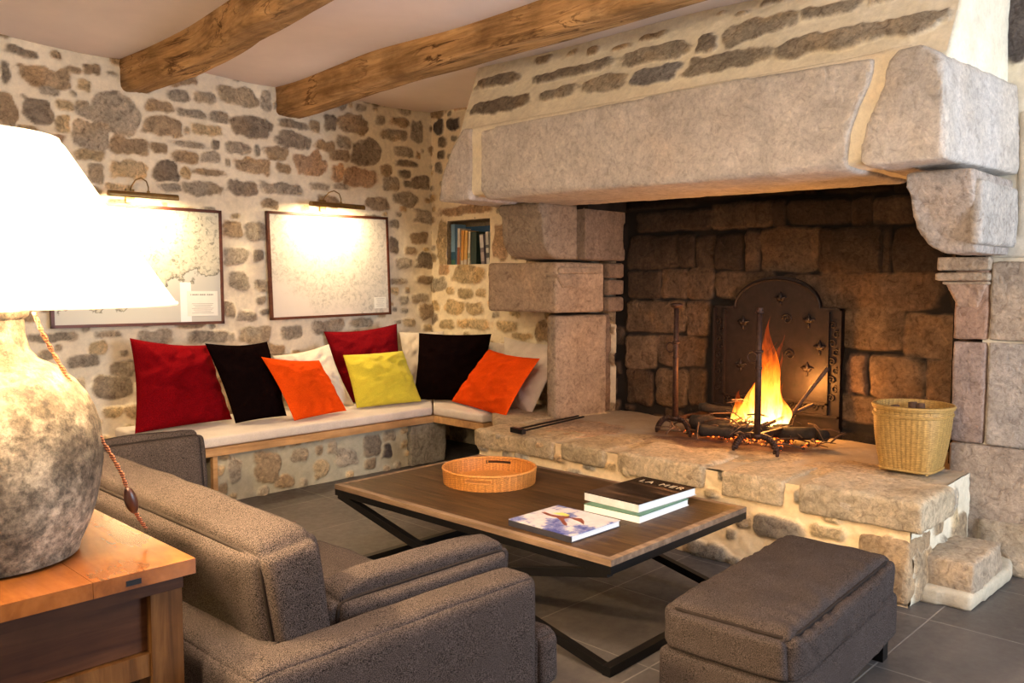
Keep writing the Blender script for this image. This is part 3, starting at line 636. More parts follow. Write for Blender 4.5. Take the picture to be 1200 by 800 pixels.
bm = nbm(); box(bm, 3.79, 5.05, HY0 + .01, HY1 - .01, 0.0, .44); prism(bm, [(3.80, HY1 - .05, 0), (5.0, HY1 - .05, 0), (5.0, 4.32, 0), (4.32, 4.32, 0)], (0, 0, .42))
keep(fin('hearth_core', bm, m_simple('core_mortar', (.5, .42, .3), .9)))
# the low step stone at the hearth end, bedded in mortar
bm = nbm(); prism(bm, [(3.86, 1.26, 0), (3.89, 1.03, 0), (4.42, 1.01, 0), (4.62, 1.05, 0), (4.62, 1.26, 0)], (0, 0, .075)); keep(rockify('step_mortar', bm, (.50, .44, .33), None, .016, .008, 8, 3, .1, 41))
bm = nbm(); box(bm, 3.92, 4.34, 1.035, 1.25, .02, .20); keep(rockify('step_stone', bm, (.46, .37, .27), None, .014, .014, 7, 9, .25, 42))
bm = nbm(); box(bm, 4.50, 4.70, .5, 1.06, .0, .07); box(bm, 4.55, 4.7, .5, 1.2, .0, .24); keep(rockify('plinth_stone', bm, (.46, .38, .28), None, .016, .012, 7, 3, .25, 43))

# ================================================================== FIRE THINGS
fb = empty('fireback', (5.0, 2.55, HZ)); tag(fb, 'arched cast iron fireback standing behind the burning fire', 'fireback')
FX = 4.985
def yb(x): return onx(x, 430, FX)[1]
y0, y1 = yb(985), yb(835); yc = (y0 + y1) / 2; zs = 1.24; zt = 1.425; ra = (yb(859) - yb(958)) / 2; ya = (yb(859) + yb(958)) / 2
out = [(y0, HZ), (y0, zs), (ya - ra, zs + .005)] + [(ya - ra * math.cos(a), zs + .01 + (zt - zs) * math.sin(a)) for a in np.linspace(.15, math.pi - .15, 15)] + [(ya + ra, zs + .005), (y1, zs), (y1, HZ)]
bm = nbm(); prism(bm, [(0, y - 2.55, z - HZ) for y, z in out], (.03, 0, 0)); fin('plate', bm, CAST, fb, bevel=.003)
bm = nbm()
def fbx(ya_, yb_, z0, z1, d=.02): box(bm, -d, .004, ya_ - 2.55, yb_ - 2.55, z0 - HZ, z1 - HZ)
for k in (0, .075):
    fbx(y0 + k, y0 + k + .014, .52 + k, zs - k * .3); fbx(y1 - k - .014, y1 - k, .52 + k, zs - k * .3)
    fbx(y0 + k, y1 - k, .58 + k, .594 + k)
fbx(y0, ya - ra, zs - .012, zs); fbx(ya + ra, y1, zs - .012, zs)
tube(bm, [(-.004, ya - ra * math.cos(a) - 2.55, zs + (zt - .012 - zs) * math.sin(a) - HZ) for a in np.linspace(0, math.pi, 20)], .009, 6)
fin('border', bm, CAST, fb)
bm = nbm(); rr = random.Random(5)
def scroll(y, z, s, fl=1, turns=1.3):
    bm = nbm()
    tube(bm, [(-.006, y - 2.55 + fl * s * (1 - t * .75) * math.cos(t * turns * 6.28), z - HZ + s * (1 - t * .75) * math.sin(t * turns * 6.28)) for t in np.linspace(0, 1, 22)], .005, 5)
    fin('scroll_ornament', bm, CAST, fb, smooth=True)
k = 0
z = .70
while z < zs - .06:
    for yy in (y0 + .045, y1 - .045): scroll(yy + .012 * (-1) ** k, z, .024, (-1) ** k)
    z += .055; k += 1
yy = y0 + .1
while yy < y1 - .08: scroll(yy, .635, .022, (-1) ** k); yy += .055; k += 1
def fleur(y, z, s):
    bm = nbm()
    for a in (-.6, 0, .6):
        tube(bm, [(-.004, y - 2.55 + math.sin(a) * s * t + .3 * s * math.sin(a) * t * t, z - HZ + s * t * math.cos(a) - (.5 * s * t * t if a else 0)) for t in np.linspace(0, 1, 8)], .01, 6, rfun=lambda t: .004 + .012 * math.sin(math.pi * min(1, t + .1)) * s / .06)
    tube(bm, [(-.006, y - 2.55 - .4 * s, z - HZ), (-.006, y - 2.55 + .4 * s, z - HZ)], .005, 6); tube(bm, [(-.004, y - 2.55, z - HZ), (-.004, y - 2.55, z - .6 * s - HZ)], .008, 6)
    fin('fleur_ornament', bm, CAST, fb, smooth=True)
for (px, py) in ((943, 435), (945, 378), (958, 410), (868, 380), (865, 430), (912, 352)):
    p = onx(px, py, FX - .02); fleur(p[1], p[2], .055)
for (px, py) in ((920, 374), (923, 416)): p = onx(px, py, FX - .02); scroll(p[1], p[2], .035)
bm.free()

def andiron(base, top_z, w, label, backdir, foot_r, discr):
    x, y = base; t = empty('andiron', (x, y, HZ)); tag(t, label, 'andiron')
    h = top_z - HZ
    bm = nbm(); tube(bm, [(0, 0, .07), (0, 0, h * .6), (0, 0, h)], .016, 10, rfun=lambda t_: .019 - .004 * t_)
    for zz, r in ((h * .72, .024), (h * .60, .020), (.09, .028)): lathe(bm, [(.012, zz - .012), (r, zz - .006), (r, zz + .006), (.012, zz + .012)], 12)
    fin('post', bm, RUST, t, True)
    bm = nbm(); lathe(bm, [(.0001, h - .012), (.026, h - .004), (discr, h + .008), (discr, h + .018), (.02, h + .024), (.0001, h + .026)], 20); fin('finial', bm, RUST, t, True)
    for s in (-1, 1):
        bm = nbm(); pts = []
        for q in np.linspace(0, 1, 12):
            a = q * math.pi / 2; pts.append((0 - .02 * q, s * (foot_r * math.sin(a * .95)), .085 + .012 * math.sin(q * 3.14) - .08 * (1 - math.cos(a)) ** 1.0))
        pts.append((-.02, s * (foot_r + .012), .004))
        for i in range(len(pts) - 1):
            bar(bm, pts[i], pts[i + 1], .03, .018, up=(1, 0, 0))
        fin('foot', bm, RUST, t, True)
    bm = nbm(); bar(bm, (0.0, 0, .085), (backdir[0], backdir[1], .085), .022, .026); bar(bm, (backdir[0], backdir[1], .09), (backdir[0], backdir[1], .0), .02); fin('log_bar', bm, RUST, t, bevel=.003)
    bm = nbm(); tube(bm, [(-.018, .028 * math.cos(a) + .03, h * .68 + .03 * math.sin(a)) for a in np.linspace(0, 6.28, 16)[:-1]], .004, 6, closed=True); fin('ring', bm, RUST, t, True)
    return t
pA = onz(787, 498, HZ); andiron((4.47, 2.895), 1.245, .1, 'rusty iron andiron standing alone beside the burning logs', (.42, -.0), .115, .040)
andiron((4.27, 2.235), 1.235, .1, 'dark iron andiron standing straight in front of the flames', (.42, 0), .125, .018)

# logs, twigs, embers
lg = random.Random(4)
def log(label, p, q, r, mat, group=None, seed=0):
    bm = nbm(); p = Vector(p); q = Vector(q); n = 9
    pts = [p.lerp(q, k / (n - 1)) + Vector((lg.uniform(-1, 1), lg.uniform(-1, 1), lg.uniform(-.4, .4))) * r * .18 for k in range(n)]
    tube(bm, pts, r, 10, rfun=lambda t: r * (1 + .12 * math.sin(t * 9 + seed)))
    o = fin('log', bm, mat, None, True); return tag(o, label, 'firewood', group)
bz = HZ + .004
log('thick charred log lying across the fire behind the single andiron', (4.62, 2.87, bz + .05), (4.66, 2.45, bz + .05), .045, CHAR)
log('black burnt log lying under the tall flame', (4.50, 2.60, bz + .045), (4.60, 2.05, bz + .075), .034, CHAR)
log('short ashy log end lying beside the foot of the front andiron', (4.46, 2.72, bz + .035), (4.50, 2.50, bz + .035), .033, CHAR)
log('charred log propped towards the right side of the fireback', (4.72, 2.40, bz + .055), (4.66, 2.02, bz + .06), .030, CHAR)
log('grey burnt branch on top of the log heap', (4.70, 2.86, bz + .135), (4.72, 2.62, bz + .125), .026, CHAR)
log('slender branch leaning up against the fireback beside the flame', (4.62, 2.30, bz + .04), (4.90, 2.12, bz + .42), .011, TWIG)
log('thin bright twig slanting from the embers to the fireback', (4.52, 2.34, bz + .09), (4.86, 2.19, bz + .20), .009, TWIG)
bm = nbm()
for k in range(90):
    c = Vector((lg.gauss(4.60, .12), lg.gauss(2.48, .24), bz + abs(lg.gauss(.05, .05)))); c.y = min(max(c.y, 2.0), 3.0); c.x = min(max(c.x, 4.36), 4.85)
    a = lg.uniform(0, 6.28); l = lg.uniform(.03, .10); d = Vector((math.cos(a) * l, math.sin(a) * l, lg.uniform(-.03, .05)))
    A, B = c - d, c + d; A.z = max(A.z, bz + .008); B.z = max(B.z, bz + .008)
    m = (A + B) / 2 + Vector((0, 0, .012)); tube(bm, [A, m, B], lg.uniform(.0025, .006), 5)
tag(fin('kindling', bm, TWIG, None, True), 'tangle of thin dry twigs heaped around the flames', 'kindling', kind='stuff')
EMB = NT('glowing_embers'); v = EMB.coord(); f = EMB.noise(v, 38, 3, .7); e = EMB.new('ShaderNodeEmission'); EMB.link(EMB.ramp(f, [(.54, (0, 0, 0)), (.66, (1, .12, .01)), (.8, (1, .45, .08))]), e.inputs['Color']); e.inputs['Strength'].default_value = 5
ad = EMB.new('ShaderNodeAddShader'); EMB.base((.03, .02, .018)); EMB.link(EMB.b.outputs[0], ad.inputs[0]); EMB.link(e.outputs[0], ad.inputs[1]); EMB.link(ad.outputs[0], EMB.out.inputs['Surface'])
bm = nbm()
for k in range(170):
    c = Vector((lg.gauss(4.60, .08), lg.gauss(2.46, .17), bz)); s = lg.uniform(.004, .017)
    c.x = min(max(c.x, 4.33), 4.85); c.y = min(max(c.y, 1.95), 2.95)
    bmesh.ops.create_icosphere(bm, subdivisions=1, radius=s, matrix=Matrix.Translation(c + Vector((0, 0, s * .5))) @ Matrix.Rotation(lg.uniform(0, 3), 4, 'X') @ Matrix.Diagonal((1.2, 1, .7, 1)))
tag(fin('embers', bm, EMB.m), 'bed of glowing embers and ash chunks under the fire', 'embers', kind='stuff')
# flames
FL = NT('flame'); tc = FL.new('ShaderNodeTexCoord'); sp = FL.new('ShaderNodeSeparateXYZ'); FL.link(tc.outputs['Generated'], sp.inputs[0])
vn = FL.coord((9, 9, 3.2)); fn = FL.noise(vn, 1.6, 4, .6, .8)
ma = FL.new('ShaderNodeMath', operation='MULTIPLY_ADD'); FL.link(fn, ma.inputs[0]); ma.inputs[1].default_value = .5; FL.link(sp.outputs[2], ma.inputs[2])
vf = FL.coord((26, 26, 5)); fn2 = FL.noise(vf, 1.4, 5, .6, .6)
e = FL.new('ShaderNodeEmission'); FL.link(FL.ramp(ma.outputs[0], [(.22, (1, .60, .18)), (.5, (1, .36, .045)), (.8, (1, .17, .010)), (1.0, (.8, .08, .003))]), e.inputs['Color'])
st_ = FL.ramp(ma.outputs[0], [(.2, (1, 1, 1)), (.55, (.42,) * 3), (.95, (.16,) * 3)]); mm = FL.new('ShaderNodeMath', operation='MULTIPLY'); FL.link(st_, mm.inputs[0]); mm.inputs[1].default_value = 6; FL.link(mm.outputs[0], e.inputs['Strength'])
tr = FL.new('ShaderNodeBsdfTransparent'); mx = FL.new('ShaderNodeMixShader'); al_ = FL.mul(FL.ramp(ma.outputs[0], [(.3, (.62,) * 3), (.8, (.42,) * 3), (1.15, (.10,) * 3)]), FL.ramp(fn2, [(.36, (.12,) * 3), (.58, (1,) * 3)])); FL.link(al_, mx.inputs[0]); FL.link(tr.outputs[0], mx.inputs[1]); FL.link(e.outputs[0], mx.inputs[2]); FL.link(mx.outputs[0], FL.out.inputs['Surface'])
fl = empty('fire_flames', (4.62, 2.42, HZ)); tag(fl, 'tall orange and yellow flames rising from the burning logs', 'fire')
def flame(x, y, z0, h, r, lean, seed):
    bm = nbm(); n = 26; m = 16; rg = []
    for i in range(n):
        t = i / (n - 1); rr_ = r * (math.sin(math.pi * min(1, (t * .9 + .12)) ** .75)) * (1 - t) ** .35 + .001
        cx = lean[0] * t * t + .03 * math.sin(seed + t * 5) * t; cy = lean[1] * t ** 1.3 + .035 * math.sin(seed * 2 + t * 6.5) * t
        ring = []
        for j in range(m):
            a = 2 * math.pi * j / m; k = 1 + .25 * math.sin(3 * a + seed + t * 4) + .12 * math.sin(5 * a - t * 9)
            ring.append(bm.verts.new((cx + rr_ * k * math.cos(a) * .7, cy + rr_ * k * math.sin(a), t * h)))
        rg.append(ring)
    for i in range(n - 1):
        for j in range(m): bm.faces.new([rg[i][j], rg[i][(j + 1) % m], rg[i + 1][(j + 1) % m], rg[i + 1][j]])
    o = fin('flame_tongue', bm, FL.m, fl, True); o.location = (x - 4.62, y - 2.42, z0 - HZ); return o
F0 = ony
for (px, py, top, w, ln, sd) in ((890, 492, 400, 9, (.0, -.10), 7.7), (907, 490, 412, 8, (0, .0), 8.9), (898, 491, 440, 14, (0, 0), 9.4), (868, 494, 470, 10, (0, 0), 10.2), (882, 493, 462, 13, (0, -.02), 11.0), (895, 492, 371, 17, (.0, -.06), 1), (903, 490, 392, 13, (0, -.03), 2.3), (876, 494, 445, 13, (0, -.05), 3.1), (862, 495, 455, 10, (0, -.04), 4.4), (916, 490, 448, 10, (0, .02), 5.2), (888, 494, 420, 17, (0, -.02), 6.1)):
    p = onx(px, py, 4.66 + .02 * math.sin(sd * 7)); q = onx(px, top, 4.66); flame(p[0], p[1], p[2] - .03, q[2] - p[2] + .03, w / 996 * 5.1, ln, sd)

# poker / tongs lying on the hearth
pk = empty('fire_tongs', tuple(onz(640, 494, HZ))); tag(pk, 'black iron fire tongs lying on the hearth edge beside the bench', 'fire tongs')
A, B = onz(604, 503, HZ + .018), onz(678, 487, HZ + .018); A2, B2 = onz(612, 505, HZ + .018), onz(684, 488, HZ + .018)
o0 = Vector(pk.location)
for a, b in ((A, B), (A2, B2)):
    bm = nbm(); bar(bm, Vector(a) - o0, Vector(b) - o0, .010, .010); fin('arm', bm, IRON, pk, bevel=.002)
bm = nbm(); bar(bm, Vector(onz(600, 503, HZ + .02)) - o0, Vector(onz(614, 506, HZ + .02)) - o0, .03, .03); fin('hinge', bm, IRON, pk, bevel=.004)

# bamboo basket
bk = empty('bamboo_basket', (4.395, 1.465, HZ + .002), .0); tag(bk, 'woven bamboo log basket standing on the hearth end by the pillar', 'basket')
def basket_r(t, a, r0=.122, r1=.180):
    p = 5 - 3 * t; ca, sa = math.cos(a), math.sin(a); s = (abs(ca) ** p + abs(sa) ** p) ** (-1 / p); return (r0 + (r1 - r0) * t ** .8) * s
bm = nbm(); n = 168; rows = 72; rg = []
for inner in (0, 1):
    seq = range(rows) if not inner else range(rows - 1, 0, -1)
    for i in seq:
        t = i / (rows - 1); ring = []
        for j in range(n):
            a = 2 * math.pi * j / n; r = basket_r(t, a) - (.012 if inner else 0)
            if not inner: r += .0016 * math.sin(j / n * 2 * math.pi * 42 + (math.pi if i % 2 else 0))
            ring.append(bm.verts.new((r * math.cos(a), r * math.sin(a), .315 * t + .004 + (.01 if inner else 0))))
        rg.append(ring)
for i in range(len(rg) - 1):
    for j in range(n): bm.faces.new([rg[i][j], rg[i][(j + 1) % n], rg[i + 1][(j + 1) % n], rg[i + 1][j]])
bm.faces.new(rg[0][::-1]); bm.faces.new(rg[-1])
o = fin('woven_body', bm, BAMB, bk, True)
def weave(o, n, base, k, width=2, cell=3):
    i = np.arange(len(o.data.vertices)); r, j = i // n, i % n
    w = np.where(((r // width) + (j // cell)) % 2 == 0, 1 + k, 1 - k) * (1 - .25 * ((j % cell) == 0)) * (1 + .12 * np.sin(j * 1.7) + .1 * np.sin(r * 2.9 + j * .05))
    setcol(o.data, np.clip(np.array(base)[None, :] * w[:, None], 0, 1))
weave(o, n, (.42, .25, .072), .26, 1, 4)
for tt, r in ((1.0, .009), (.97, .006), (.88, .004), (.86, .004), (.02, .007)):
    bm = nbm(); tube(bm, [((basket_r(tt, a) + .003) * math.cos(a), (basket_r(tt, a) + .003) * math.sin(a), .315 * tt + .006) for a in np.linspace(0, 2 * math.pi, 61)[:-1]], r, 6, closed=True); fin('hoop', bm, BAMB, bk, True)
for k in range(4):
    a0 = math.pi / 4 + k * math.pi / 2
    bm = nbm(); bar(bm, ((basket_r(0, a0) + .004) * math.cos(a0), (basket_r(0, a0) + .004) * math.sin(a0), .0), ((basket_r(1, a0) + .004) * math.cos(a0), (basket_r(1, a0) + .004) * math.sin(a0), .325), .014, .006, up=(math.cos(a0), math.sin(a0), 0)); fin('stave', bm, BAMB, bk)
for k in range(3):
    bm = nbm(); x, y = (-.04, .06)[k % 2], (-.05, .02, .07)[k]
    tube(bm, [(x, y, .10), (x + .02, y, .2), (x + .05, y + .02, .33 - .01 * k)], .022, 9); o = fin('log', bm, TWIG, None, True); o.location = bk.location
    tag(o, 'split log sticking up inside the bamboo basket', 'firewood', 'logs kept in the bamboo basket')

# ================================================================== BENCH
bench = empty('corner_bench', (3.2, 5.1, 0)); tag(bench, 'L shaped stone corner bench with oak seat board under both framed charts', 'bench')
def keepb(o): o.parent = bench; o.matrix_parent_inverse = Matrix.Translation(bench.location).inverted(); return o
BF = 4.935                      # front edge of the seat
bl = 2.18
ci = ony(508, 485, BF)[0]      # inner corner X
ce = (0, 4.385)        # outer end corner of the short side
bm = nbm(); prism(bm, [(bl, BF, .32), (ci, BF, .32), (ci, ce[1], .32), (WX - .03, ce[1], .32), (WX - .03, WY - .03, .32), (bl, WY - .03, .32)][::-1], (0, 0, .05)); keepb(fin('seat_board', bm, BENCHW, bevel=.004))
keepb(boxo('end_board', (bl, bl + .03, BF + .02, WY - .04, .0, .32), BENCHW))
ft = ony(256, 565, BF + .01); keepb(boxo('leg', (ft[0] - .03, ft[0], BF + .015, BF + .05, 0, .32), BENCHW))
WYp = BF + .07
orgs = np.array([ft[0] - .0, BF + .07, 0])
st = [(.35, .18, .22, .2, 'b'), (.62, .22, .16, .12, 'g'), (.78, .10, .12, .14, 't'), (.88, .24, .08, .08, 'g'), (1.0, .15, .2, .16, 'g'), (1.22, .2, .14, .16, 'd'), (1.2, .07, .12, .09, 'b'), (1.36, .14, .09, .1, 'D'), (.15, .2, .1, .16, 'g'), (.5, .07, .14, .08, 'b'), (1.38, .26, .1, .08, 'g')]
keepb(relief('stone_plinth', orgs, EX, EZ, 4.16 - ft[0], .32, .009, st, {'passes': [(.05, .10, .04, .07, 200, 'gbt')]}, seed=14, mortar=(.46, .42, .31), relief_h=.018))
bm = nbm(); box(bm, 4.05, 4.40, BF + .02, BF + .3, 0, .32); keepb(rockify('end_stone', bm, (.36, .33, .27), None, .014, .022, 7, 2, .3, 44))
bm = nbm(); box(bm, ft[0] + .02, 4.3, BF + .10, BF + .2, 0, .315); keepb(fin('plinth_core', bm, m_simple('plinth_fill', (.3, .27, .2), .9)))

def puffbox(name, dims, mat, parent=None, r=.02, puff=.01, seed=0, nseg=14, pipe=False, M=None):
    """soft upholstered block with rounded edges, slightly swollen faces"""
    x0, x1, y0, y1, z0, z1 = dims; c = np.array([(x0 + x1) / 2, (y0 + y1) / 2, (z0 + z1) / 2]); hs = np.array([x1 - x0, y1 - y0, z1 - z0]) / 2
    bm = nbm(); bmesh.ops.create_cube(bm, size=2); bmesh.ops.subdivide_edges(bm, edges=bm.edges, cuts=nseg * 2, use_grid_fill=True)
    co = np.array([v.co for v in bm.verts]); q = np.sign(co) * np.abs(co) ** .8 if False else co
    # concentrate rows towards edges
    q = np.sin(q * math.pi / 2 * .98) / math.sin(math.pi / 2 * .98)
    p = q * hs; inner = hs - r; cl = np.clip(p, -inner, inner); d = p - cl; L = np.linalg.norm(d, axis=1, keepdims=True); p = cl + d / np.maximum(L, 1e-9) * np.minimum(L, r) if r else p
    m = np.max(np.abs(co), axis=1)
    bul = (1 - co[:, 0] ** 4) * (1 - co[:, 1] ** 4) * (1 - co[:, 2] ** 4)
    nrm = np.zeros_like(p)
    for a in range(3):
        o1, o2 = [k for k in range(3) if k != a]; w = (np.abs(co[:, a]) > .999) * (1 - co[:, o1] ** 4) * (1 - co[:, o2] ** 4)
        nrm[:, a] = np.sign(co[:, a]) * w
    wr = fbm(p * 6 + seed * 3, 3)[:, None] * .5
    p = p + nrm * (puff * (1 + wr)) + .003 * fbm(p * 9 + seed, 2)[:, None] * (np.abs(nrm).sum(1, keepdims=True) > 0)
    for v, P in zip(bm.verts, p): v.co = Vector(P + c)
    if M is not None:
        for v in bm.verts: v.co = M @ v.co
    o = fin(name, bm, mat, parent, True)
    if pipe:
        e = r * .27
        for s, nm in ((1, 0), (-1, 1)):
            ax = pipe if isinstance(pipe, int) and not isinstance(pipe, bool) else 2
            a1, a2 = [k for k in range(3) if k != ax]; pts = []
            for (u, v_) in [(math.cos(t), math.sin(t)) for t in np.linspace(0, 2 * math.pi, 97)[:-1]]:
                pw = 14; rr_ = (abs(u) ** pw + abs(v_) ** pw) ** (-1 / pw); P = np.zeros(3); P[a1] = u * rr_ * (hs[a1] - e); P[a2] = v_ * rr_ * (hs[a2] - e); P[ax] = s * (hs[ax] - e)
                V_ = Vector(P + c); pts.append(M @ V_ if M is not None else V_)
            b2 = nbm(); tube(b2, pts, .0058, 8, closed=True); fin('piping', b2, PIPE, o, True)
    return o
# seat pads lying on the bench
ct0, ct1 = .373, SEAT
def pad(name, poly, label):
    bm = nbm(); prism(bm, [(x, y, ct0) for x, y in poly], (0, 0, ct1 - ct0)); bmesh.ops.recalc_face_normals(bm, faces=bm.faces)
    bmesh.ops.bevel(bm, geom=bm.edges[:], offset=.018, segments=4, profile=.5, affect='EDGES')
    o = fin(name, bm, PALE, None, True); autosmooth(o, 50); return tag(o, label, 'seat pad')
pad('seat_pad', [(bl + .01, BF + .01), (ci - .004, BF + .01), (WX - .045, WY - .04), (bl + .01, WY - .04)], 'long beige seat pad on the bench under the two framed charts')
pad('seat_pad', [(ci + .004, BF + .005), (ci + .002, ce[1] + .01), (WX - .035, ce[1] + .01), (WX - .035, WY - .05)][::-1], 'short beige seat pad on the bench side next to the hearth')

def pillow(corners, mat, label, lean=14, T=.085, base=SEAT + .012, seed=0, name='throw_pillow', group=None, dy=0.0, pinch=.085, cat='pillow', dent=0):
    TL, TR, BR, BL = corners
    bl_, br_ = onz(*BL, base), onz(*BR, base)
    e = br_ - bl_; e[2] = 0; e /= np.linalg.norm(e); b = np.array([-e[1], e[0], 0]);
    if b @ FW < 0: b = -b
    if dy: bl_ = bl_ + b * dy; br_ = br_ + b * dy
    th = math.radians(lean); upv = EZ * math.cos(th) + b * math.sin(th); n = np.cross(e, upv); n /= np.linalg.norm(n)
    if n @ FW > 0: n = -n
    mid = (bl_ + br_) / 2
    P = [onplane(*c, mid, n) for c in (BL, BR, TR, TL)]
    lift = base - min(p[2] for p in P[:2]); P = [p for p in P]
    cen = sum(P) / 4; N = 52; bm = nbm(); ve = {}
    s = np.linspace(-1, 1, N); rot = {}
    S, U_ = np.meshgrid(s, s, indexing='ij'); Sx = np.sin(S * math.pi / 2); Ux = np.sin(U_ * math.pi / 2)
    a = (1 - Sx) / 2; c_ = (1 - Ux) / 2
    q = (P[0] * (a * c_)[..., None] + P[1] * ((1 - a) * c_)[..., None] + P[2] * ((1 - a) * (1 - c_))[..., None] + P[3] * (a * (1 - c_))[..., None])
    # pinched edges: pull edge middles towards the centre
    pull = pinch * ((Sx ** 2) * (1 - Ux ** 2) + (Ux ** 2) * (1 - Sx ** 2) * np.where(Ux < 0, .25, 1.0)); q = q + (cen - q) * pull[..., None]
    th_ = ((1 - np.abs(Sx) ** 2.6) * (1 - np.abs(Ux) ** 2.6)); th_ = np.clip(th_, 0, 1) ** .52
    wr = fbm(np.stack([Sx * 2.2, Ux * 2.2, np.full_like(Sx, seed * 7.7)], -1), 4); ang = np.arctan2(Ux, Sx)
    rad = np.abs(np.sin(ang * 6 + seed + 2 * wr)) * sstep(.35, 1.0, np.hypot(Sx, Ux)) * .10
    for side in (1, -1):
        fold = fbm(np.stack([(Sx + .6 * Ux) * 3.2 + seed, (Ux - .5 * Sx) * 7.5, np.full_like(Sx, seed * 3.3)], -1), 3)
        hgt = T * 1.55 * th_ * (1 + .34 * wr - rad * 2.2 + .20 * fold) if side > 0 else T * th_ * .6
        if dent: hgt = hgt - side * dent * np.exp(-((Sx / .5) ** 2 + ((Ux - .5) / .4) ** 2))
        pos = q + side * n * np.maximum(hgt, 0)[..., None]
        for i in range(N):
            for j in range(N):
                if side < 0 and (i in (0, N - 1) or j in (0, N - 1)): ve[(side, i, j)] = ve[(1, i, j)]
                else: ve[(side, i, j)] = bm.verts.new(Vector(pos[i, j]))
        for i in range(N - 1):
            for j in range(N - 1):
                bm.faces.new([ve[(side, i, j)], ve[(side, i + 1, j)], ve[(side, i + 1, j + 1)], ve[(side, i, j + 1)]])
    zmin = min(v.co.z for v in bm.verts)
    if zmin < SEAT + .002:
        for v in bm.verts:
            if v.co.z < SEAT + .002: v.co.z = SEAT + .002
    mxy = max(v.co.y for v in bm.verts) - (WY - .03); mxx = max(v.co.x for v in bm.verts) - (WX - .03); sh = max(mxy / .69, mxx / .72, 0)
    print(label[:34], 'Y %.2f..%.2f X %.2f..%.2f' % (min(v.co.y for v in bm.verts), max(v.co.y for v in bm.verts), min(v.co.x for v in bm.verts), max(v.co.x for v in bm.verts)), 'shift %.3f' % sh)
    for v in bm.verts: v.co -= Vector((.72, .69, 0)) * sh
    c0 = Vector((float(cen[0] - .72 * sh), float(cen[1] - .69 * sh), SEAT))
    for v in bm.verts: v.co -= c0
    o = fin(name, bm, mat, None, True); o.location = c0; return tag(o, label, cat, group)
pillow([(152, 396), (245, 404), (272, 491), (158, 508)], RED, 'large crimson pillow at the lamp end of the bench', 17, .085, seed=1)
pillow([(240, 402), (313, 400), (336, 487), (276, 496)], BLACK, 'black brown pillow between the crimson one and the small orange one', 15, .075, seed=2)
pillow([(328, 414), (392, 401), (421, 470), (352, 474)], CREAM, 'cream pillow half hidden behind the small orange pillow', 16, .07, seed=3, dy=.05)
pillow([(306, 418), (374, 422), (406, 481), (345, 493)], ORANGE, 'small orange pillow leaning on the cream and black pillows', 25, .055, seed=4)
pillow([(384, 387), (468, 378), (481, 466), (404, 470)], DRED, 'dark red pillow peeking up behind the yellow pillow', 14, .065, seed=5, dy=.09, pinch=.09)
pillow([(402, 416), (472, 411), (494, 470), (418, 478)], YEL, 'lime yellow pillow leaning against the dark red pillow', 22, .065, seed=6, pinch=.035)
pillow([(468, 389), (520, 388), (526, 462), (478, 464)], CREAM, 'cream back cushion in the bench corner beside the dark red pillow', 10, .06, seed=7, dy=.12, name='back_cushion', cat='cushion', pinch=.03)
pillow([(491, 390), (576, 391), (566, 470), (484, 468)], BLACK, 'square black pillow in the corner of the bench', 15, .07, seed=8, pinch=.05)
pillow([(560, 398), (600, 402), (606, 470), (566, 468)], CREAM, 'cream back cushion under the book niche behind the orange pillow', 8, .05, seed=9, dy=.10, name='back_cushion', cat='cushion', pinch=.03)
pillow([(573, 409), (633, 420), (592, 489), (529, 470)], ORANGE, 'bright orange pillow lying tilted on the short side of the bench', 28, .065, seed=10)
pillow([(591, 393), (664, 402), (622, 482), (592, 472)], PALE, 'pale beige pillow leaning against the fireplace jamb', 18, .055, seed=11, dy=.02)

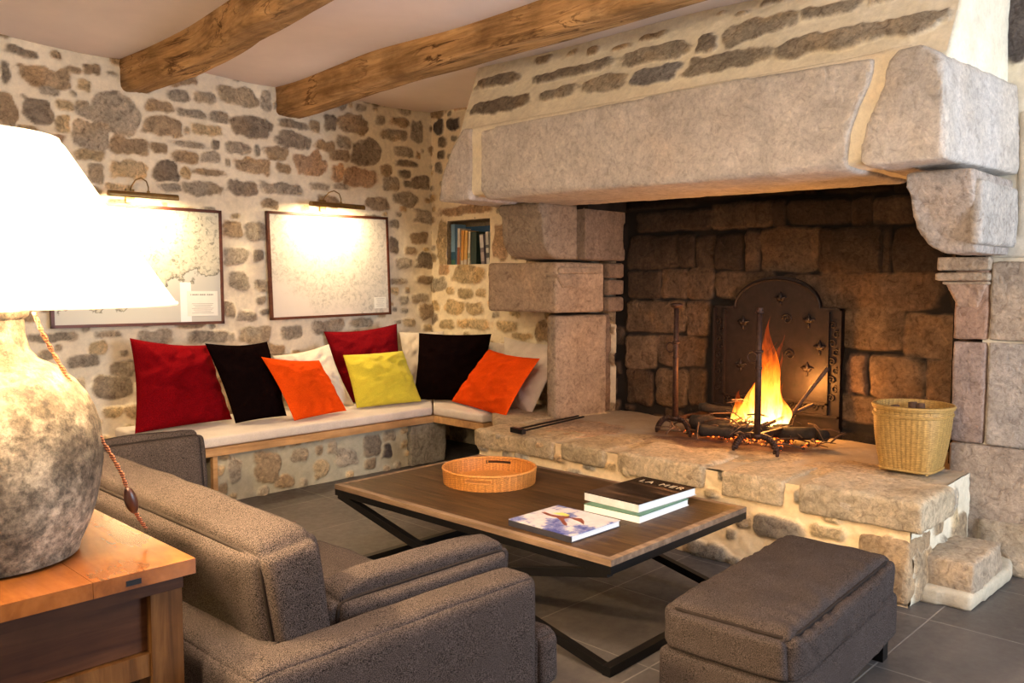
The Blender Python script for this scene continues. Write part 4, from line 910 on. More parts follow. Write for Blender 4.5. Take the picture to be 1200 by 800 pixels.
# ================================================================== PICTURES
def m_map(kind):
    n = NT('nautical_chart_' + kind); v = n.coord((1, 1, 1), 'Generated'); sp = n.new('ShaderNodeSeparateXYZ'); n.link(v, sp.inputs[0])
    vo = n.coord(); f = n.noise(vo, 3.0 if kind == 'a' else 2.2, 9, .62); g = n.noise(vo, 26, 8, .75, 1.0); sp2 = n.new('ShaderNodeSeparateXYZ')
    # a coast runs from the lower left to the upper right; land above it
    m1 = n.new('ShaderNodeMath', operation='MULTIPLY_ADD'); n.link(sp.outputs[0], m1.inputs[0]); m1.inputs[1].default_value = -.45 if kind == 'a' else .55; n.link(sp.outputs[2], m1.inputs[2])
    m2 = n.new('ShaderNodeMath', operation='MULTIPLY_ADD'); n.link(f, m2.inputs[0]); m2.inputs[1].default_value = 1.0; n.link(m1.outputs[0], m2.inputs[2])
    sea = (.52, .52, .47) if kind == 'a' else (.66, .60, .53)
    if kind == 'a':
        land = n.ramp(g, [(.38, (.20, .20, .17)), (.47, (.50, .48, .38)), (.6, (.60, .57, .46))])
        coast = n.ramp(m2.outputs[0], [(.56, (1, 1, 1)), (.585, (.25, .25, .22)), (.60, (.9, .9, .9)), (.66, (1, 1, 1))])
        lm = n.ramp(m2.outputs[0], [(.57, (0, 0, 0)), (.59, (1, 1, 1))])
    else:
        land = n.ramp(g, [(.36, (.38, .36, .31)), (.54, (.63, .58, .50))])
        coast = n.ramp(m2.outputs[0], [(1.0, (1, 1, 1)), (1.0, (1, 1, 1))])
        lm = n.ramp(m2.outputs[0], [(.82, (0, 0, 0)), (.98, (1, 1, 1)), (1.0, (1, 1, 1))])
    c = n.mul(sea, land, lm, 'MIX'); c = n.mul(c, coast)
    if kind == 'a':
        # light harbour rectangle
        def rect(x0, x1, z0, z1):
            out_ = None
            for (sock, lo, hi) in ((sp.outputs[0], x0, x1), (sp.outputs[2], z0, z1)):
                for (op, t_) in (('GREATER_THAN', lo), ('LESS_THAN', hi)):
                    q_ = n.new('ShaderNodeMath', operation=op); n.link(sock, q_.inputs[0]); q_.inputs[1].default_value = t_
                    if out_ is None: out_ = q_.outputs[0]
                    else:
                        w_ = n.new('ShaderNodeMath', operation='MULTIPLY'); n.link(out_, w_.inputs[0]); n.link(q_.outputs[0], w_.inputs[1]); out_ = w_.outputs[0]
            return out_
        c = n.mul(c, (.82, .83, .82), rect(.73, .80, .0, .36), 'MIX')
    n.base(c); n.set(.5, 0, .3); n.b.inputs['Coat Weight'].default_value = .35; n.b.inputs['Coat Roughness'].default_value = .08
    return n.m
def text(name, s, size, mat, parent, loc, rot, extrude=.0006, align='CENTER', space=1.0):
    cu = bpy.data.curves.new(name, 'FONT'); cu.body = s; cu.size = size; cu.extrude = extrude; cu.align_x = align; cu.align_y = 'CENTER'; cu.space_character = space
    t = bpy.data.objects.new('t', cu); col.objects.link(t); dg = bpy.context.evaluated_depsgraph_get(); me = bpy.data.meshes.new_from_object(t.evaluated_get(dg)); bpy.data.objects.remove(t)
    me.name = name; me.materials.clear(); o = link(name, me, mat, parent, False); o.location = loc; o.rotation_euler = rot; return o
INK = m_simple('chart_ink', (.16, .16, .15), .8, bump=0)
CART = m_simple('chart_cartouche', (.78, .76, .68), .6, var=.03, bump=0)
def picture(x0, x1, z0, z1, kind, label, roll=0.0):
    cx, cz = (x0 + x1) / 2, (z0 + z1) / 2; t = empty('framed_chart', (cx, WY - .035, cz)); tag(t, label, 'picture'); t.rotation_euler = (math.radians(-1.5), roll, 0)
    w, h = (x1 - x0) / 2, (z1 - z0) / 2; fw = .020
    bm = nbm()
    for (a, b, c_, d_) in ((-w, w, h - fw, h), (-w, w, -h, -h + fw), (-w, -w + fw, -h, h), (w - fw, w, -h, h)): box(bm, a, b, -.014, .014, c_, d_)
    fin('frame', bm, FRAMEW, t)
    bm = nbm(); box(bm, -w + fw * .8, w - fw * .8, -.004, .012, -h + fw * .8, h - fw * .8); fin('chart', bm, m_map(kind), t)
    if kind == 'a':
        bm = nbm(); box(bm, w - .27, w - .045, -.0052, -.003, -h + .06, -h + .235); c = fin('title_panel', bm, CART, t)
        bm = nbm()
        for q_ in range(13): box(bm, w - .245 + q_ * .0137, w - .245 + q_ * .0137 + (.009 if q_ % 4 else .004), -.0056, -.0050, -h + .205, -h + .214)
        for k in range(7): l_ = .08 - .01 * (k % 3); box(bm, w - .157 - l_, w - .157 + l_, -.0056, -.0050, -h + .145 - k * .011, -h + .147 - k * .011)
        fin('fine_print', bm, INK, c)
    else:
        bm = nbm(); box(bm, w - .17, w - .045, -.0052, -.003, -h + .055, -h + .15); c = fin('title_panel', bm, CART, t)
        bm = nbm()
        for k in range(5): l_ = .045 - .008 * (k % 3); box(bm, w - .107 - l_, w - .107 + l_, -.0056, -.0050, -h + .135 - k * .015, -h + .137 - k * .015)
        fin('fine_print', bm, INK, c)
    return t
p = [ony(x, y, WY - .035) for x, y in ((59.5, 384), (258.8, 246), (258.8, 380), (313, 247.5), (455, 254), (455, 368), (314, 375.5))]
picture(p[0][0], p[1][0], (p[2][2] + p[0][2]) / 2, p[1][2], 'a', 'framed chart with a dark coastline, partly behind the table lamp', .008)
picture(p[3][0], p[4][0], (p[5][2] + p[6][2]) / 2, (p[3][2] + p[4][2]) / 2, 'b', 'framed faded chart on the wall above the orange and yellow pillows', -.012)

BULB = m_emit('warm_tube_bulb', (1, .72, .38), 30)
def piclight(x0p, x1p, yp0, yp1, label, power):
    YL = WY - .20
    a, b = ony(x0p, yp0, YL), ony(x1p, yp1, YL); cx = (a[0] + b[0]) / 2; cz = (a[2] + b[2]) / 2; L = (b[0] - a[0]) / 2
    t = empty('picture_light', (cx, WY - .02, cz)); tag(t, label, 'wall lamp')
    # open half-tube shade
    bm = nbm(); n = 14; R_ = .026
    prof = [(R_ * math.cos(q), R_ * math.sin(q)) for q in np.linspace(-.55, math.pi + .25, n)] + [((R_ - .003) * math.cos(q), (R_ - .003) * math.sin(q)) for q in np.linspace(math.pi + .25, -.55, n)]
    A = [bm.verts.new((-L, -.18 - y, z)) for y, z in prof]; B = [bm.verts.new((L, -.18 - y, z)) for y, z in prof]; m = len(prof)
    for k in range(m): bm.faces.new([A[k], B[k], B[(k + 1) % m], A[(k + 1) % m]])
    for s in (-L, L):
        vs = [bm.verts.new((s, -.18 - y, z)) for y, z in prof[:n]]; bm.faces.new(vs)
    fin('shade', bm, BRASS, t, False)
    bm = nbm(); tube(bm, [(-L + .02, -.18, 0), (L - .02, -.18, 0)], .008, 10); fin('bulb', bm, BULB, t, True)
    bm = nbm(); pts = [(.03, -.18, .024), (.03, -.182, .06), (.025, -.165, .10), (.01, -.12, .125), (-.005, -.07, .115), (-.015, -.02, .075), (-.018, .0, .04)]
    tube(bm, pts, .0045, 8); lathe(bm, [(.0001, .02), (.010, .022), (.010, .036), (.0001, .04)], 12, (.03, -.18, 0)); fin('swan_arm', bm, BRASS, t, True)
    bm = nbm(); box(bm, -.045, .01, -.008, .012, -.03, .06); fin('wall_plate', bm, BRASS, t, bevel=.003)
    bm = nbm(); tube(bm, [(-.04, -.005, -.03), (-.045, -.008, -.06), (-.03, -.004, -.09)], .0025, 6); fin('wire', bm, BRASS, t, True)
    ld = bpy.data.lights.new('picture_light_glow', 'AREA'); ld.shape = 'RECTANGLE'; ld.size = 2 * L - .04; ld.size_y = .03; ld.energy = power; ld.color = (1, .74, .42); ld.spread = math.radians(165)
    lo = bpy.data.objects.new('picture_light_glow', ld); col.objects.link(lo); lo.location = (cx, WY - .20, cz - .012)
    lo.rotation_euler = (math.radians(20), 0, 0)
    return t
PLW = 7.5
piclight(127, 208, 228, 232, 'brass swan neck picture light over the chart beside the table lamp', PLW)
piclight(364, 426, 240, 243.5, 'brass swan neck picture light over the faded chart near the corner', PLW)

# ================================================================== BOOKS IN THE NICHE
def m_cover(name, c, rough=.5): return m_simple(name, c, rough, var=.12, scale=30, bump=0)
bk_cols = [((218, 233, 498, 640), None)]
rb = random.Random(2)
def nbook(xa, xb, ytop, ybot, c, label, tilt=0, cstrip=None, deep=.0):
    """spine facing the room; pixels in the niche close-up (8 px per photo px)"""
    XF = WX + .035 + deep
    l, r = onx(500 + xa / 8, 230 + ybot / 8, XF), onx(500 + xb / 8, 230 + ybot / 8, XF); w = max(.012, l[1] - r[1]) ; z0 = NZ0 + .002; top = onx(500 + (xa + xb) / 16, 230 + ytop / 8, XF)[2]; h = min(top - z0, NZ1 - NZ0 - .012)
    t = empty('shelf_book', (XF, (l[1] + r[1]) / 2, z0), 0); tag(t, label, 'book', 'books in the wall niche'); t.rotation_euler = (tilt, 0, 0)
    D = .13; th = .0025; cm = m_cover('cover_' + label.split()[0], c)
    bm = nbm(); box(bm, 0, D, -w / 2, -w / 2 + th, 0, h); box(bm, 0, D, w / 2 - th, w / 2, 0, h); box(bm, 0, .003, -w / 2, w / 2, 0, h); fin('cover', bm, cm, t, bevel=.0006)
    bm = nbm(); box(bm, .003, D - .004, -w / 2 + th, w / 2 - th, .003, h - .003); fin('pages', bm, PAPERW, t)
    if cstrip:
        for (a, b, cc) in cstrip:
            bm = nbm(); box(bm, -.0006, .0004, -w / 2, w / 2, a * h, b * h); fin('spine_band', bm, m_cover('band_' + label.split()[0], cc), t)
    return t
nbook(228, 268, 262, 630, (.20, .36, .52), 'pale blue book at the corner end of the niche row', -.01, [(0, .12, (.05, .16, .10)), (.12, .32, (.02, .09, .16))])
nbook(284, 308, 300, 632, (.75, .66, .55), 'white and rust spined book beside the pale blue one', .03, [(0, .48, (.32, .12, .06))])
nbook(318, 345, 318, 636, (.70, .33, .07), 'orange paperback leaning beside the white and rust book', .04, [(.0, .12, (.6, .5, .4))])
nbook(348, 376, 322, 636, (.78, .45, .13), 'yellow orange paperback with a cream foot', .05, [(0, .15, (.6, .5, .4))])
nbook(382, 404, 330, 638, (.66, .58, .46), 'thin cream paperback leaning on the dark green book', .05, [(.2, .35, (.3, .3, .2))])
nbook(415, 468, 330, 638, (.020, .045, .032), 'thick dark green book in the middle of the niche', 0)
nbook(512, 545, 352, 640, (.22, .18, .20), 'grey and white lettered book leaning at the open gap', -.09, [(.55, .97, (.65, .62, .62)), (.1, .4, (.45, .36, .36))])
nbook(562, 590, 330, 650, (.60, .58, .52), 'off white book with dark marks at the fireplace end', -.06, [(.2, .35, (.08, .08, .08)), (.5, .6, (.1, .1, .1))])
# tall atlas lying at the back
t = boxo('atlas', (WX + .165, WX + .195, NY0 + .17, NY1 - .015, NZ0 + .001, NZ1 - .04), m_cover('blue_atlas', (.02, .09, .20)), bevel=.002); tag(t, 'tall dark blue book standing flat at the back of the niche', 'book')

# ================================================================== COFFEE TABLE
TZ = .424
cs = [onz(393.5, 565, TZ), onz(711, 659, TZ), onz(875, 593.6, TZ), onz(566, 533, TZ)]
tx0 = (cs[0][0] + cs[1][0]) / 2; tx1 = (cs[2][0] + cs[3][0]) / 2; ty0 = (cs[1][1] + cs[2][1]) / 2; ty1 = (cs[0][1] + cs[3][1]) / 2
tcx, tcy = (tx0 + tx1) / 2, (ty0 + ty1) / 2; hx, hy = (tx1 - tx0) / 2, (ty1 - ty0) / 2
ct = empty('coffee_table', (tcx, tcy, 0), .012); tag(ct, 'low oak plank coffee table on a black steel cross frame', 'table')
bm = nbm(); nb = 5
for k in range(nb):
    a, b = -hx + .03 + (2 * hx - .06) * k / nb, -hx + .03 + (2 * hx - .06) * (k + 1) / nb; box(bm, a + .0008, b - .0008, -hy + .03, hy - .03, TZ - .022, TZ)
fin('table_top', bm, TABLE, ct, bevel=.0012, seg=1)
bm = nbm()
for (a, b, c_, d_) in ((-hx, -hx + .03, -hy, hy), (hx - .03, hx, -hy, hy), (-hx + .03, hx - .03, -hy, -hy + .03), (-hx + .03, hx - .03, hy - .03, hy)): box(bm, a, b, c_, d_, TZ - .022, TZ + .0004)
fin('edge_banding', bm, EDGE, ct, bevel=.0015, seg=1)
bm = nbm(); q = .03
for (a, b, c_, d_) in ((-hx, -hx + q, -hy, hy), (hx - q, hx, -hy, hy), (-hx + q, hx - q, -hy, -hy + q), (-hx + q, hx - q, hy - q, hy)): box(bm, a, b, c_, d_, TZ - .052, TZ - .022)
fin('top_rail', bm, IRON, ct, bevel=.0015, seg=1)
for s in (-1, 1):
    x = s * (hx - .018)
    for d in (-1, 1):
        bm = nbm(); bar(bm, (x, -d * (hy - .02), TZ - .05), (x, d * (hy - .02), .016), .032, .032, up=(1, 0, 0)); fin('cross_leg', bm, IRON, ct)
    bm = nbm(); box(bm, -hx, hx, s * (hy - .018) - .018, s * (hy - .018) + .018, 0.001, .036); fin('floor_rail', bm, IRON, ct, bevel=.0015, seg=1)

# rattan tray
trc = onz(573.5, 564, TZ); tr_ = empty('rattan_tray', (trc[0], trc[1], TZ + .001), .55); tag(tr_, 'round woven rattan tray with cut out handles on the coffee table', 'tray')
R1 = 54.5 / 996 * float((trc - O) @ FW); n = 160; rows = 20; HT = .072
bm = nbm(); rg = []
def hole_at(j, i):
    a = 2 * math.pi * j / n
    for c0 in (0, math.pi):
        d = abs((a - c0 + math.pi) % (2 * math.pi) - math.pi)
        if d < .28 and 11 <= i <= 15: return True
    return False
for ins in (0, 1):
    ring_rows = []
    for i in range(rows + 1):
        t = i / rows; ring_rows.append([bm.verts.new(((R1 - .004 + .006 * t - ins * .007 + (.0014 * math.sin(i * math.pi) + .0014 * math.sin(j * math.pi + i * math.pi / 1) if not ins else 0)) * math.cos(2 * math.pi * j / n), (R1 - .004 + .006 * t - ins * .007 + (.0014 * (-1) ** (i + j // 2) if not ins else 0)) * math.sin(2 * math.pi * j / n), HT * t)) for j in range(n)])
    rg.append(ring_rows)
for ins in (0, 1):
    for i in range(rows):
        for j in range(n):
            if hole_at(j, i): continue
            bm.faces.new([rg[ins][i][j], rg[ins][i][(j + 1) % n], rg[ins][i + 1][(j + 1) % n], rg[ins][i + 1][j]])
o = fin('side_wall', bm, WICK, tr_, True); weave(o, n, (.50, .195, .038), .36, 1, 2)
bm = nbm(); lathe(bm, [(.0001, .001), (R1 - .006, .001), (R1 - .006, .008), (.0001, .008)], 64); fin('base', bm, WICK, tr_)
bm = nbm(); tube(bm, [((R1 - .001) * math.cos(a), (R1 - .001) * math.sin(a), HT) for a in np.linspace(0, 2 * math.pi, 97)[:-1]], .0062, 8, closed=True); fin('rim', bm, WICK, tr_, True)
for c0 in (0, math.pi):
    bm = nbm(); pts = [((R1 - .002) * math.cos(c0 + a), (R1 - .002) * math.sin(c0 + a), z) for a, z in [(-.28 + .056 * k, HT * .55) for k in range(11)] + [(.28, HT * .68)] + [(.28 - .056 * k, HT * .81) for k in range(11)] + [(-.28, HT * .68)]]
    tube(bm, pts, .0035, 6, closed=True); fin('handle_binding', bm, WICK, tr_, True)

# coffee table books
def tbook(cpx, zt, th, cover, label, base_z, name='picture_book', spine=None, coverup=None):
    P = [onz(x, y, zt) for x, y in cpx]   # left, front, right, back corners of the top
    L_, Fr, Rt, Bk = P; c = (L_ + Fr + Rt + Bk) / 4
    e = (Rt - Fr + Bk - L_) / 2; f = (L_ - Fr + Bk - Rt) / 2; w, d = np.linalg.norm(e), np.linalg.norm(f); ang = math.atan2(e[1], e[0])
    t = empty(name, (c[0], c[1], base_z), ang); tag(t, label, 'book')
    bm = nbm(); box(bm, -w / 2 + .004, w / 2 - .004, -d / 2 + .004, d / 2 - .004, .003, th - .003); fin('pages', bm, PAPERW, t)
    bm = nbm(); box(bm, -w / 2, w / 2, -d / 2, d / 2, th - .003, th); fin('front_cover', bm, cover, t, bevel=.0008)
    bm = nbm(); box(bm, -w / 2, w / 2, -d / 2, d / 2, 0, .003); fin('back_cover', bm, spine or cover, t, bevel=.0008)
    bm = nbm(); box(bm, -w / 2, -w / 2 + .003, -d / 2, d / 2, .003, th - .003); fin('spine', bm, spine or cover, t)
    return t, w, d
def m_sea():
    n = NT('dark_seascape_cover'); v = n.coord((14, 2, 2)); f = n.noise(v, 1.4, 7, .6); vo = n.coord(); sp = n.new('ShaderNodeSeparateXYZ'); n.link(vo, sp.inputs[0])
    c = n.ramp(f, [(.42, (.012, .008, .006)), (.55, (.035, .02, .012)), (.72, (.22, .11, .05))])
    n.base(c); n.set(.25, 0, .5); return n.m
def m_sky():
    n = NT('cloudy_sky_cover'); f = n.noise(n.coord(), 9, 6, .6); n.base(n.ramp(f, [(.36, (.055, .07, .26)), (.45, (.20, .22, .42)), (.51, (.58, .53, .54)), (.7, (.72, .68, .66))])); n.set(.25, 0, .5); return n.m
WH = m_simple('white_cover', (.78, .78, .76), .4, var=.03, bump=0)
GRN = m_simple('green_cover', (.05, .16, .09), .4, bump=0)
SEA = m_sea(); SKY = m_sky()
b, w, d = tbook([(595.6, 608), (670, 628.4), (727.7, 609), (653.4, 592)], TZ + .027, .027, SKY, 'white edged picture book with a cloudy sky cover, alone on the table', TZ + .0006, spine=m_simple('dark_spine', (.03, .03, .04), .4))
# coloured figure on the sky cover: flat printed shapes
bm = nbm()
def blot(pts, z=.0273, h=.0004): prism(bm, [(x * w, y * d, z) for x, y in pts], (0, 0, h))
blot([(.05, .42), (.10, .40), (.06, .25), (.10, .12), (.16, .05), (.12, .0), (.02, .02), (-.06, -.06), (-.14, -.16), (-.22, -.2), (-.16, -.1), (-.06, .02), (.0, .12), (.0, .28)]); blot([(.12, .0), (.2, -.12), (.1, -.24), (.0, -.3), (.06, -.2), (.08, -.1)])
fin('cover_figure', bm, m_simple('red_brown_print', (.20, .05, .03), .35), b)
bm = nbm(); blot([(.12, .3), (.24, .22), (.22, .08), (.14, .06), (.12, .16)]); fin('cover_figure', bm, m_simple('yellow_print', (.62, .55, .12), .35), b)
t2, w, d = tbook([(686.4, 590), (747.7, 605), (805.8, 585), (746, 571)], TZ + .030, .030, GRN, 'white paged picture book under the dark LA MER book', TZ + .0006, spine=WH)
t3, w, d = tbook([(683.3, 577), (750, 590), (816.6, 570.8), (753, 558)], TZ + .066, .035, SEA, 'dark sea picture book on top of the stacked pair', TZ + .0312, spine=m_simple('grey_spine', (.55, .55, .56), .4))
text('cover_lettering', 'LA MER', .058, m_simple('pale_gold_print', (.60, .48, .30), .4, bump=0), t3, (w * .33, -.01, .0352), (0, 0, -math.pi / 2), .0003, space=1.3)

# ================================================================== SOFA
SX, SY = .83, 1.53       # outer back corner nearest the camera
sofa = empty('sofa', (SX, SY, 0)); tag(sofa, 'grey brown tweed two seat sofa with its back to the wooden console', 'sofa')
SL = 2.42; SD = .87; AZ = .60; AT = .13; BT = .16
def sb(name, dims, **k): return puffbox(name, dims, SOFA, sofa, **k)
sb('arm', (0, SD, 0, AT, .05, AZ), r=.035, puff=.006, seed=1)
sb('arm', (0, SD, SL - AT, SL, .05, AZ), r=.035, puff=.006, seed=2)
sb('back', (0, BT, .02, SL - .02, .05, AZ - .004), r=.035, puff=.006, seed=3)
sb('seat_base', (BT - .02, SD - .02, AT - .01, SL - AT + .01, .06, .27), r=.025, puff=.004, seed=4)
mid = SL / 2
sb('seat_cushion', (BT + .02, SD + .09, AT + .005, mid - .004, .26, .425), r=.05, puff=.022, seed=5, pipe=2)
sb('seat_cushion', (BT + .02, SD + .02, mid + .004, SL - AT - .005, .26, .425), r=.05, puff=.022, seed=6, pipe=2)
# T-shaped front of the near seat cushion, in front of the arm
sb('seat_cushion_front', (SD + .006, SD + .10, .01, AT + .06, .255, .415), r=.035, puff=.008, seed=15)
# seam along the arm corner
bm = nbm(); tube(bm, [(.012, .004, .06), (.008, .002, .3), (.012, .006, AZ - .02), (.06, .06, AZ + .003), (BT, AT + .01, AZ + .001)], .003, 6); fin('seam', bm, PIPE, sofa, True)
# big back cushions leaning, piped
def leancush(name, dims, lean, seed, loc, rz=0, mat=SOFA):
    M = Matrix.Translation(Vector(loc)) @ Matrix.Rotation(rz, 4, 'Z') @ Matrix.Rotation(math.radians(lean), 4, 'Y')
    return puffbox(name, dims, mat, sofa, r=.045, puff=.024, seed=seed, pipe=0, M=M)
def lean_at(name, cx0, y0, y1, z0, h, th, lean, seed, rz=0):
    M = Matrix.Translation(Vector((cx0, (y0 + y1) / 2, z0))) @ Matrix.Rotation(rz, 4, 'Z') @ Matrix.Rotation(math.radians(lean), 4, 'Y')
    x = puffbox(name, (-th / 2, th / 2, -(y1 - y0) / 2, (y1 - y0) / 2, 0, h), SOFA, sofa, r=.03, puff=.03, seed=seed, M=M)
    hs = np.array([th / 2, (y1 - y0) / 2, h / 2])
    for s in (1, -1):
        pts = []
        for (u, v_) in [(math.cos(t), math.sin(t)) for t in np.linspace(0, 2 * math.pi, 97)[:-1]]:
            pw = 16; rr_ = (abs(u) ** pw + abs(v_) ** pw) ** (-1 / pw); pts.append(M @ Vector((s * (hs[0] - .006), u * rr_ * (hs[1] - .006), hs[2] + v_ * rr_ * (hs[2] - .006))))
        b2 = nbm(); tube(b2, pts, .0045, 6, closed=True); fin('piping', b2, PIPE, x, True)
    return x
lean_at('back_cushion', .235, AT + .0, SL - AT - .25, .40, .42, .155, -9, 7)
# arm cushion leaning on the near arm, and its twin on the far arm
def arm_cush(yc, sgn, x0, x1, z0, h, th, lean, seed, name='arm_cushion'):
    M = Matrix.Translation(Vector(((x0 + x1) / 2, yc, z0))) @ Matrix.Rotation(math.radians(lean), 4, 'X')
    x = puffbox(name, (-(x1 - x0) / 2, (x1 - x0) / 2, -th / 2, th / 2, 0, h), SOFA, sofa, r=.028, puff=.026, seed=seed, M=M)
    hs = np.array([(x1 - x0) / 2, th / 2, h / 2])
    for s in (1, -1):
        pts = []
        for (u, v_) in [(math.cos(t), math.sin(t)) for t in np.linspace(0, 2 * math.pi, 97)[:-1]]:
            pw = 16; rr_ = (abs(u) ** pw + abs(v_) ** pw) ** (-1 / pw); pts.append(M @ Vector((u * rr_ * (hs[0] - .006), s * (hs[1] - .006), hs[2] + v_ * rr_ * (hs[2] - .006))))
        b2 = nbm(); tube(b2, pts, .0042, 6, closed=True); fin('piping', b2, PIPE, x, True)
    return x
arm_cush(AT + .085, 1, .30, .88, .42, .235, .11, 8, 8)
arm_cush(SL - AT - .10, -1, .36, .96, .42, .285, .12, -8, 9)
for (x, y) in ((.06, .06), (SD - .06, .06), (.06, SL - .06), (SD - .06, SL - .06)):
    boxo('foot', (x - .025, x + .025, y - .025, y + .025, 0, .06), CONSD, sofa)

# ================================================================== OTTOMAN
zc = .375
A_ = [onz(780, 713, zc), onz(928, 750, zc), onz(1047, 653, zc), onz(920, 632, zc)]   # left, near, right, far
ex = (A_[2] - A_[1] + A_[3] - A_[0]) / 2; ey = (A_[0] - A_[1] + A_[3] - A_[2]) / 2; oc = sum(A_) / 4; ang = math.atan2(ex[1], ex[0]); ow, od = np.linalg.norm(ex) / 2, np.linalg.norm(ey) / 2
print('ottoman', oc, math.degrees(ang), ow * 2, od * 2)
ot = empty('ottoman', (oc[0], oc[1], 0), ang); tag(ot, 'grey brown tweed ottoman footstool in front of the hearth', 'ottoman')
puffbox('body', (-ow - .02, ow + .02, -od - .02, od + .02, .085, .25), SOFA, ot, r=.018, puff=.004, seed=20)
c = puffbox('cushion', (-ow - .005, ow + .005, -od - .005, od + .005, .245, .385), SOFA, ot, r=.028, puff=.028, seed=21, pipe=2, nseg=26)
# gathered creases along the top from the piping
me = c.data; nv = len(me.vertices); co = np.empty(nv * 3); me.vertices.foreach_get('co', co); co = co.reshape(-1, 3)
edge_w = np.exp(-((co[:, 1] + od) / .10) ** 2) + .5 * np.exp(-((co[:, 1] - od) / .08) ** 2); sidef = sstep(.26, .32, co[:, 2])
co[:, 2] += -.011 * (np.abs(np.sin(co[:, 0] * 38 + 3 * fbm(co * 5, 2))) ** 4) * edge_w * (co[:, 2] > .36) + .01 * fbm(co * 6, 3) * (co[:, 2] > .38)
co[:, 1] += .008 * (np.abs(np.sin(co[:, 0] * 38 + 3 * fbm(co * 5, 2))) ** 4) * (co[:, 1] < -od + .02) * (co[:, 2] < .37) * (co[:, 2] > .26)
me.vertices.foreach_set('co', co.ravel()); me.update()
for (x, y) in ((-1, -1), (1, -1), (-1, 1), (1, 1)):
    boxo('foot', (x * (ow - .035) - .028, x * (ow - .035) + .028, y * (od - .03) - .028, y * (od - .03) + .028, 0.001, .09), CONSD if False else IRON, ot)

# ================================================================== CONSOLE TABLE
KZ = .82
k0 = onz(236, 652, KZ); KX1, KY0 = float(k0[0]) - .012, float(k0[1]); KX0, KY1 = KX1 - .62, KY0 + 1.35
cons = empty('console_table', (KX1, KY0, 0)); tag(cons, 'old varnished walnut console table behind the sofa, carrying the big lamp', 'table')
bm = nbm()
for k in range(3):
    a, b = -.62 + .62 * k / 3, -.62 + .62 * (k + 1) / 3
    box(bm, a, b - .001, 0, 1.35, KZ - .032, KZ)
fin('table_top', bm, CONSOLE, cons, bevel=.007, seg=3)
boxo('apron', (-.60, -.02, .02, 1.33, KZ - .062, KZ - .033), CONSD, cons)
boxo('drawer_front', (-.56, -.075, .045, .065, KZ - .185, KZ - .064), CONSD, cons)
boxo('side_panel', (-.055, -.04, .08, 1.28, KZ - .20, KZ - .064), CONSD, cons)
boxo('lower_rail', (-.60, -.03, .03, .075, KZ - .235, KZ - .187), CONSL, cons, .006)
boxo('side_rail', (-.065, -.025, .07, 1.30, KZ - .245, KZ - .20), CONSL, cons, .006)
for (x, y) in ((-.055, .055), (-.565, .055), (-.055, 1.295), (-.565, 1.295)): boxo('leg', (x - .033, x + .033, y - .033, y + .033, .001, KZ - .063), CONSL, cons, .005)
bm = nbm(); box(bm, -.145, -.115, -.0012, .003, KZ - .024, KZ - .013); fin('lock_plate', bm, IRON, cons)

# ================================================================== LAMP
lc = onz(-10, 655, KZ); dl = float((lc - O) @ FW); sc = dl / F_PX
lamp = empty('table_lamp', (lc[0], lc[1], KZ + .001)); tag(lamp, 'big rough ceramic table lamp with a glowing white drum shade', 'lamp')
def zz(y): return CAM_H - (y - 330) * sc - KZ
prof = [(.0001, .0), (.150, .0), (.166, .006), (.170, zz(642))]
for px, y in ((95, 620), (102, 600), (109, 570), (112, 545), (112, 525), (110, 500), (104, 480), (97, 465), (84, 447), (66, 431), (47, 421), (38, 410), (33.5, 392), (33, 374), (38, 370), (39, 364)): prof.append(((px + 10) * sc, zz(y)))
prof += [((28 + 10) * sc, zz(364)), (.05, zz(380)), (.0001, zz(380))]
VASE = NT('weathered_ceramic'); v = VASE.coord((1, 1, 1)); f = VASE.noise(v, 7, 8, .7); f2 = VASE.noise(v, 45, 6, .75)
cz = VASE.mul(VASE.ramp(f, [(.38, (.045, .034, .024)), (.5, (.17, .135, .095)), (.64, (.42, .35, .25))]), VASE.ramp(f2, [(.38, (.42,) * 3), (.60, (1.4,) * 3)])); VASE.base(cz); VASE.set(.8, 0, .3); VASE.bump(f2, .8, .008)
bm = nbm(); lathe(bm, prof, 96); o = fin('vase_base', bm, VASE.m, lamp, True); autosmooth(o, 50)
SH = NT('lamp_shade_cloth'); SH.base((.92, .89, .82)); tl = SH.new('ShaderNodeBsdfTranslucent'); tl.inputs['Color'].default_value = (1, .93, .80, 1); mxs = SH.new('ShaderNodeMixShader'); mxs.inputs[0].default_value = .42
SH.set(.9, 0, .1); SH.link(SH.b.outputs[0], mxs.inputs[1]); SH.link(tl.outputs[0], mxs.inputs[2]); SH.link(mxs.outputs[0], SH.out.inputs['Surface'])
rb_, rt_ = 210 * sc, 86 * sc; zb_, zt_ = zz(357), zz(166)
bm = nbm(); rg = []
for (r, z) in [(rb_, zb_), (rb_ * .6 + rt_ * .4, zb_ * .6 + zt_ * .4), (rt_ + .012, zt_ - .012), (rt_, zt_)]: rg.append((r, z))
rg2 = rg + [(r - .002, z) for r, z in rg[::-1]]
lathe(bm, rg2, 96, closed=True); o = fin('lamp_shade', bm, SH.m, lamp, True); autosmooth(o, 60)
for r, z in ((rb_, zb_), (rt_, zt_)):
    bm = nbm(); tube(bm, [(r * math.cos(a), r * math.sin(a), z) for a in np.linspace(0, 2 * math.pi, 97)[:-1]], .0035, 6, closed=True); fin('shade_trim', bm, SH.m, lamp, True)
bm = nbm(); lathe(bm, [(.0001, zz(380)), (.02, zz(380)), (.02, zz(340)), (.0001, zz(340))], 20); fin('socket', bm, BRASS, lamp, True)
BLB = m_emit('lamp_bulb_glass', (1, .85, .6), 40)
bm = nbm(); bmesh.ops.create_uvsphere(bm, u_segments=20, v_segments=12, radius=.032, matrix=Matrix.Translation((0, 0, zz(318)))); fin('bulb', bm, BLB, lamp, True)
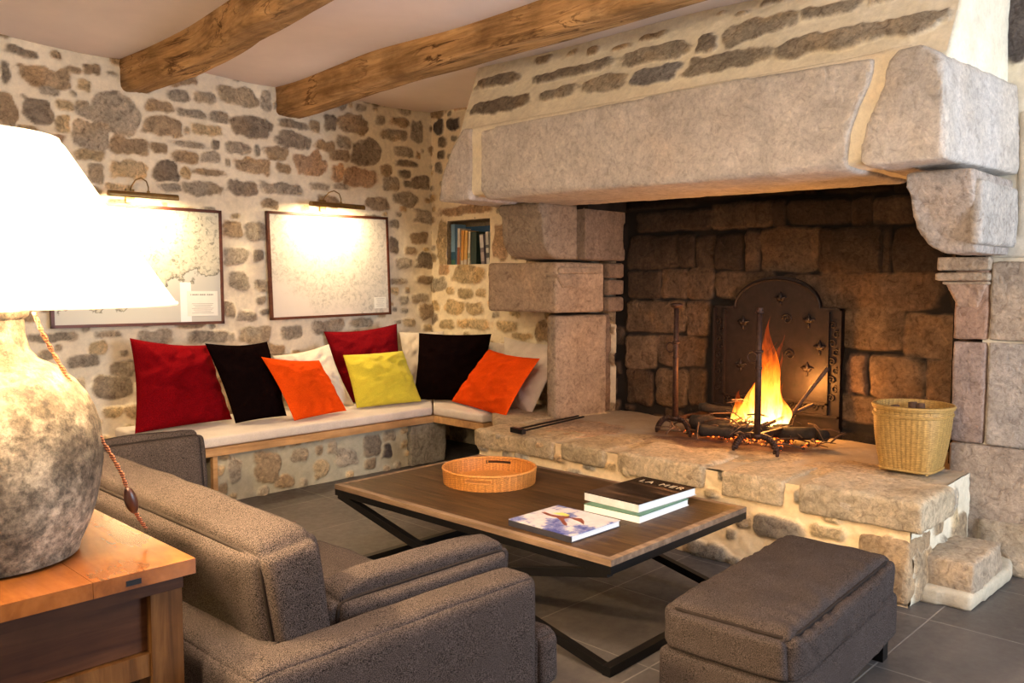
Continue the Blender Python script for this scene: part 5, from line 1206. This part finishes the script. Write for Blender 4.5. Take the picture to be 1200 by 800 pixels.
ld = bpy.data.lights.new('lamp_bulb_light', 'POINT'); ld.energy = 140; ld.color = (1, .70, .38); ld.shadow_soft_size = .045; lo = bpy.data.objects.new('lamp_bulb_light', ld); col.objects.link(lo); lo.location = (lc[0], lc[1], KZ + zz(300))
# twisted flex with inline switch
CORD = NT('twisted_cord'); v = CORD.coord(); wv = CORD.new('ShaderNodeTexWave', bands_direction='Z'); wv.inputs['Scale'].default_value = 55; CORD.link(v, wv.inputs['Vector']); CORD.base(CORD.ramp(wv.outputs['Fac'], [(.4, (.12, .03, .015)), (.6, (.50, .20, .08))])); CORD.set(.7)
nF = -FW.copy(); nF[2] = 0; nF /= np.linalg.norm(nF)
cp = []
for (px, py, dd) in ((40, 366, 0), (48, 386, .0), (62, 413, .02), (80, 443, .03), (97, 478, .05), (115, 508, .06), (130, 532, .07), (143, 555, .08), (151, 578, .09), (156, 594, .10), (163, 607, .12), (172, 620, .15)):
    cp.append(Vector(onplane(px, py, lc - nF * dd, nF)) - Vector(lamp.location))
cp = [p for p in cp]
from mathutils.geometry import interpolate_bezier
pts = []
for i in range(len(cp) - 1):
    for k in range(8): pts.append(cp[i].lerp(cp[i + 1], k / 8))
bm = nbm()
for ph in (0, math.pi):
    tw = [p + Vector((RT * math.cos(i * .9 + ph) * .0028 + np.array([0, 0, 1]) * math.sin(i * .9 + ph) * .0014)) for i, p in enumerate(pts)]; tube(bm, tw, .0026, 6)
fin('power_cord', bm, CORD.m, lamp, True)
sw = (cp[8] + cp[9]) / 2; dv = (cp[9] - cp[8]).normalized()
bm = nbm(); tube(bm, [sw + dv * t for t in np.linspace(-.032, .032, 12)], .01, 12, rfun=lambda t: .004 + .010 * math.sin(math.pi * t) ** .6); fin('inline_switch', bm, m_simple('brown_bakelite', (.05, .018, .012), .3), lamp, True)

for o in list(col.objects):
    if o.type == 'MESH' and o.data.materials and o.data.materials[0] in (BAMB, WICK) and not o.data.color_attributes:
        setcol(o.data, np.tile((.40, .24, .068) if o.data.materials[0] == BAMB else (.54, .215, .045), (len(o.data.vertices), 1)))
# ================================================================== LIGHTS
def area(name, loc, rot, size, e, c, sy=None, spread=180):
    ld = bpy.data.lights.new(name, 'AREA'); ld.energy = e; ld.color = c; ld.size = size; ld.spread = math.radians(spread)
    if sy: ld.shape = 'RECTANGLE'; ld.size_y = sy
    o = bpy.data.objects.new(name, ld); col.objects.link(o); o.location = loc; o.rotation_euler = rot; return o
def point(name, loc, e, c, s=.05):
    ld = bpy.data.lights.new(name, 'POINT'); ld.energy = e; ld.color = c; ld.shadow_soft_size = s; o = bpy.data.objects.new(name, ld); col.objects.link(o); o.location = loc; return o
area('window_daylight', ((wx0 + wx1) / 2, -2.15, (wz0 + wz1) / 2), (math.radians(90), 0, 0), wx1 - wx0 - .1, 84, (.70, .82, 1.0), wz1 - wz0 - .1)
area('overhead_fill', (.7, 1.6, 2.62), (0, 0, 0), .4, 26, (1, .80, .58))  # added warm general fill from above, no fixture belongs to it
area('ceiling_wash', (1.2, 1.2, 2.2), (math.radians(180), 0, 0), .6, 36, (1, .84, .68))  # added fill aimed upwards to brighten the ceiling
area('warm_left_fill', (-.9, 1.3, 1.9), (math.radians(78), 0, math.radians(-88)), .5, 27, (1, .76, .50))  # added unseen warm fill from the left, no lamp stands there
point('fire_glow', (4.64, 2.40, .72), 22, (1, .42, .10), .09)
point('fire_glow', (4.60, 2.46, .58), 6, (1, .36, .07), .10)
point('fire_glow', (4.86, 2.26, .78), 6, (1, .40, .08), .05)
C.world = bpy.data.worlds.new('world'); C.world.use_nodes = True
bgn = C.world.node_tree.nodes['Background']; bgn.inputs[0].default_value = (.65, .78, 1, 1); bgn.inputs[1].default_value = .5

# ================================================================== CAMERA
cam = bpy.data.cameras.new('camera'); co_ = bpy.data.objects.new('camera', cam); col.objects.link(co_); C.camera = co_
cam.sensor_width = 36; cam.lens = 36 * F_PX / 1200; cam.clip_start = .05
R3 = Matrix((RT, UP, -FW)).transposed(); co_.matrix_world = Matrix.Translation(Vector(O)) @ R3.to_4x4()
C.view_settings.view_transform = 'Standard'; C.view_settings.look = 'None'; C.view_settings.gamma = 1; C.view_settings.use_curve_mapping = False
C.view_settings.exposure = 1.14
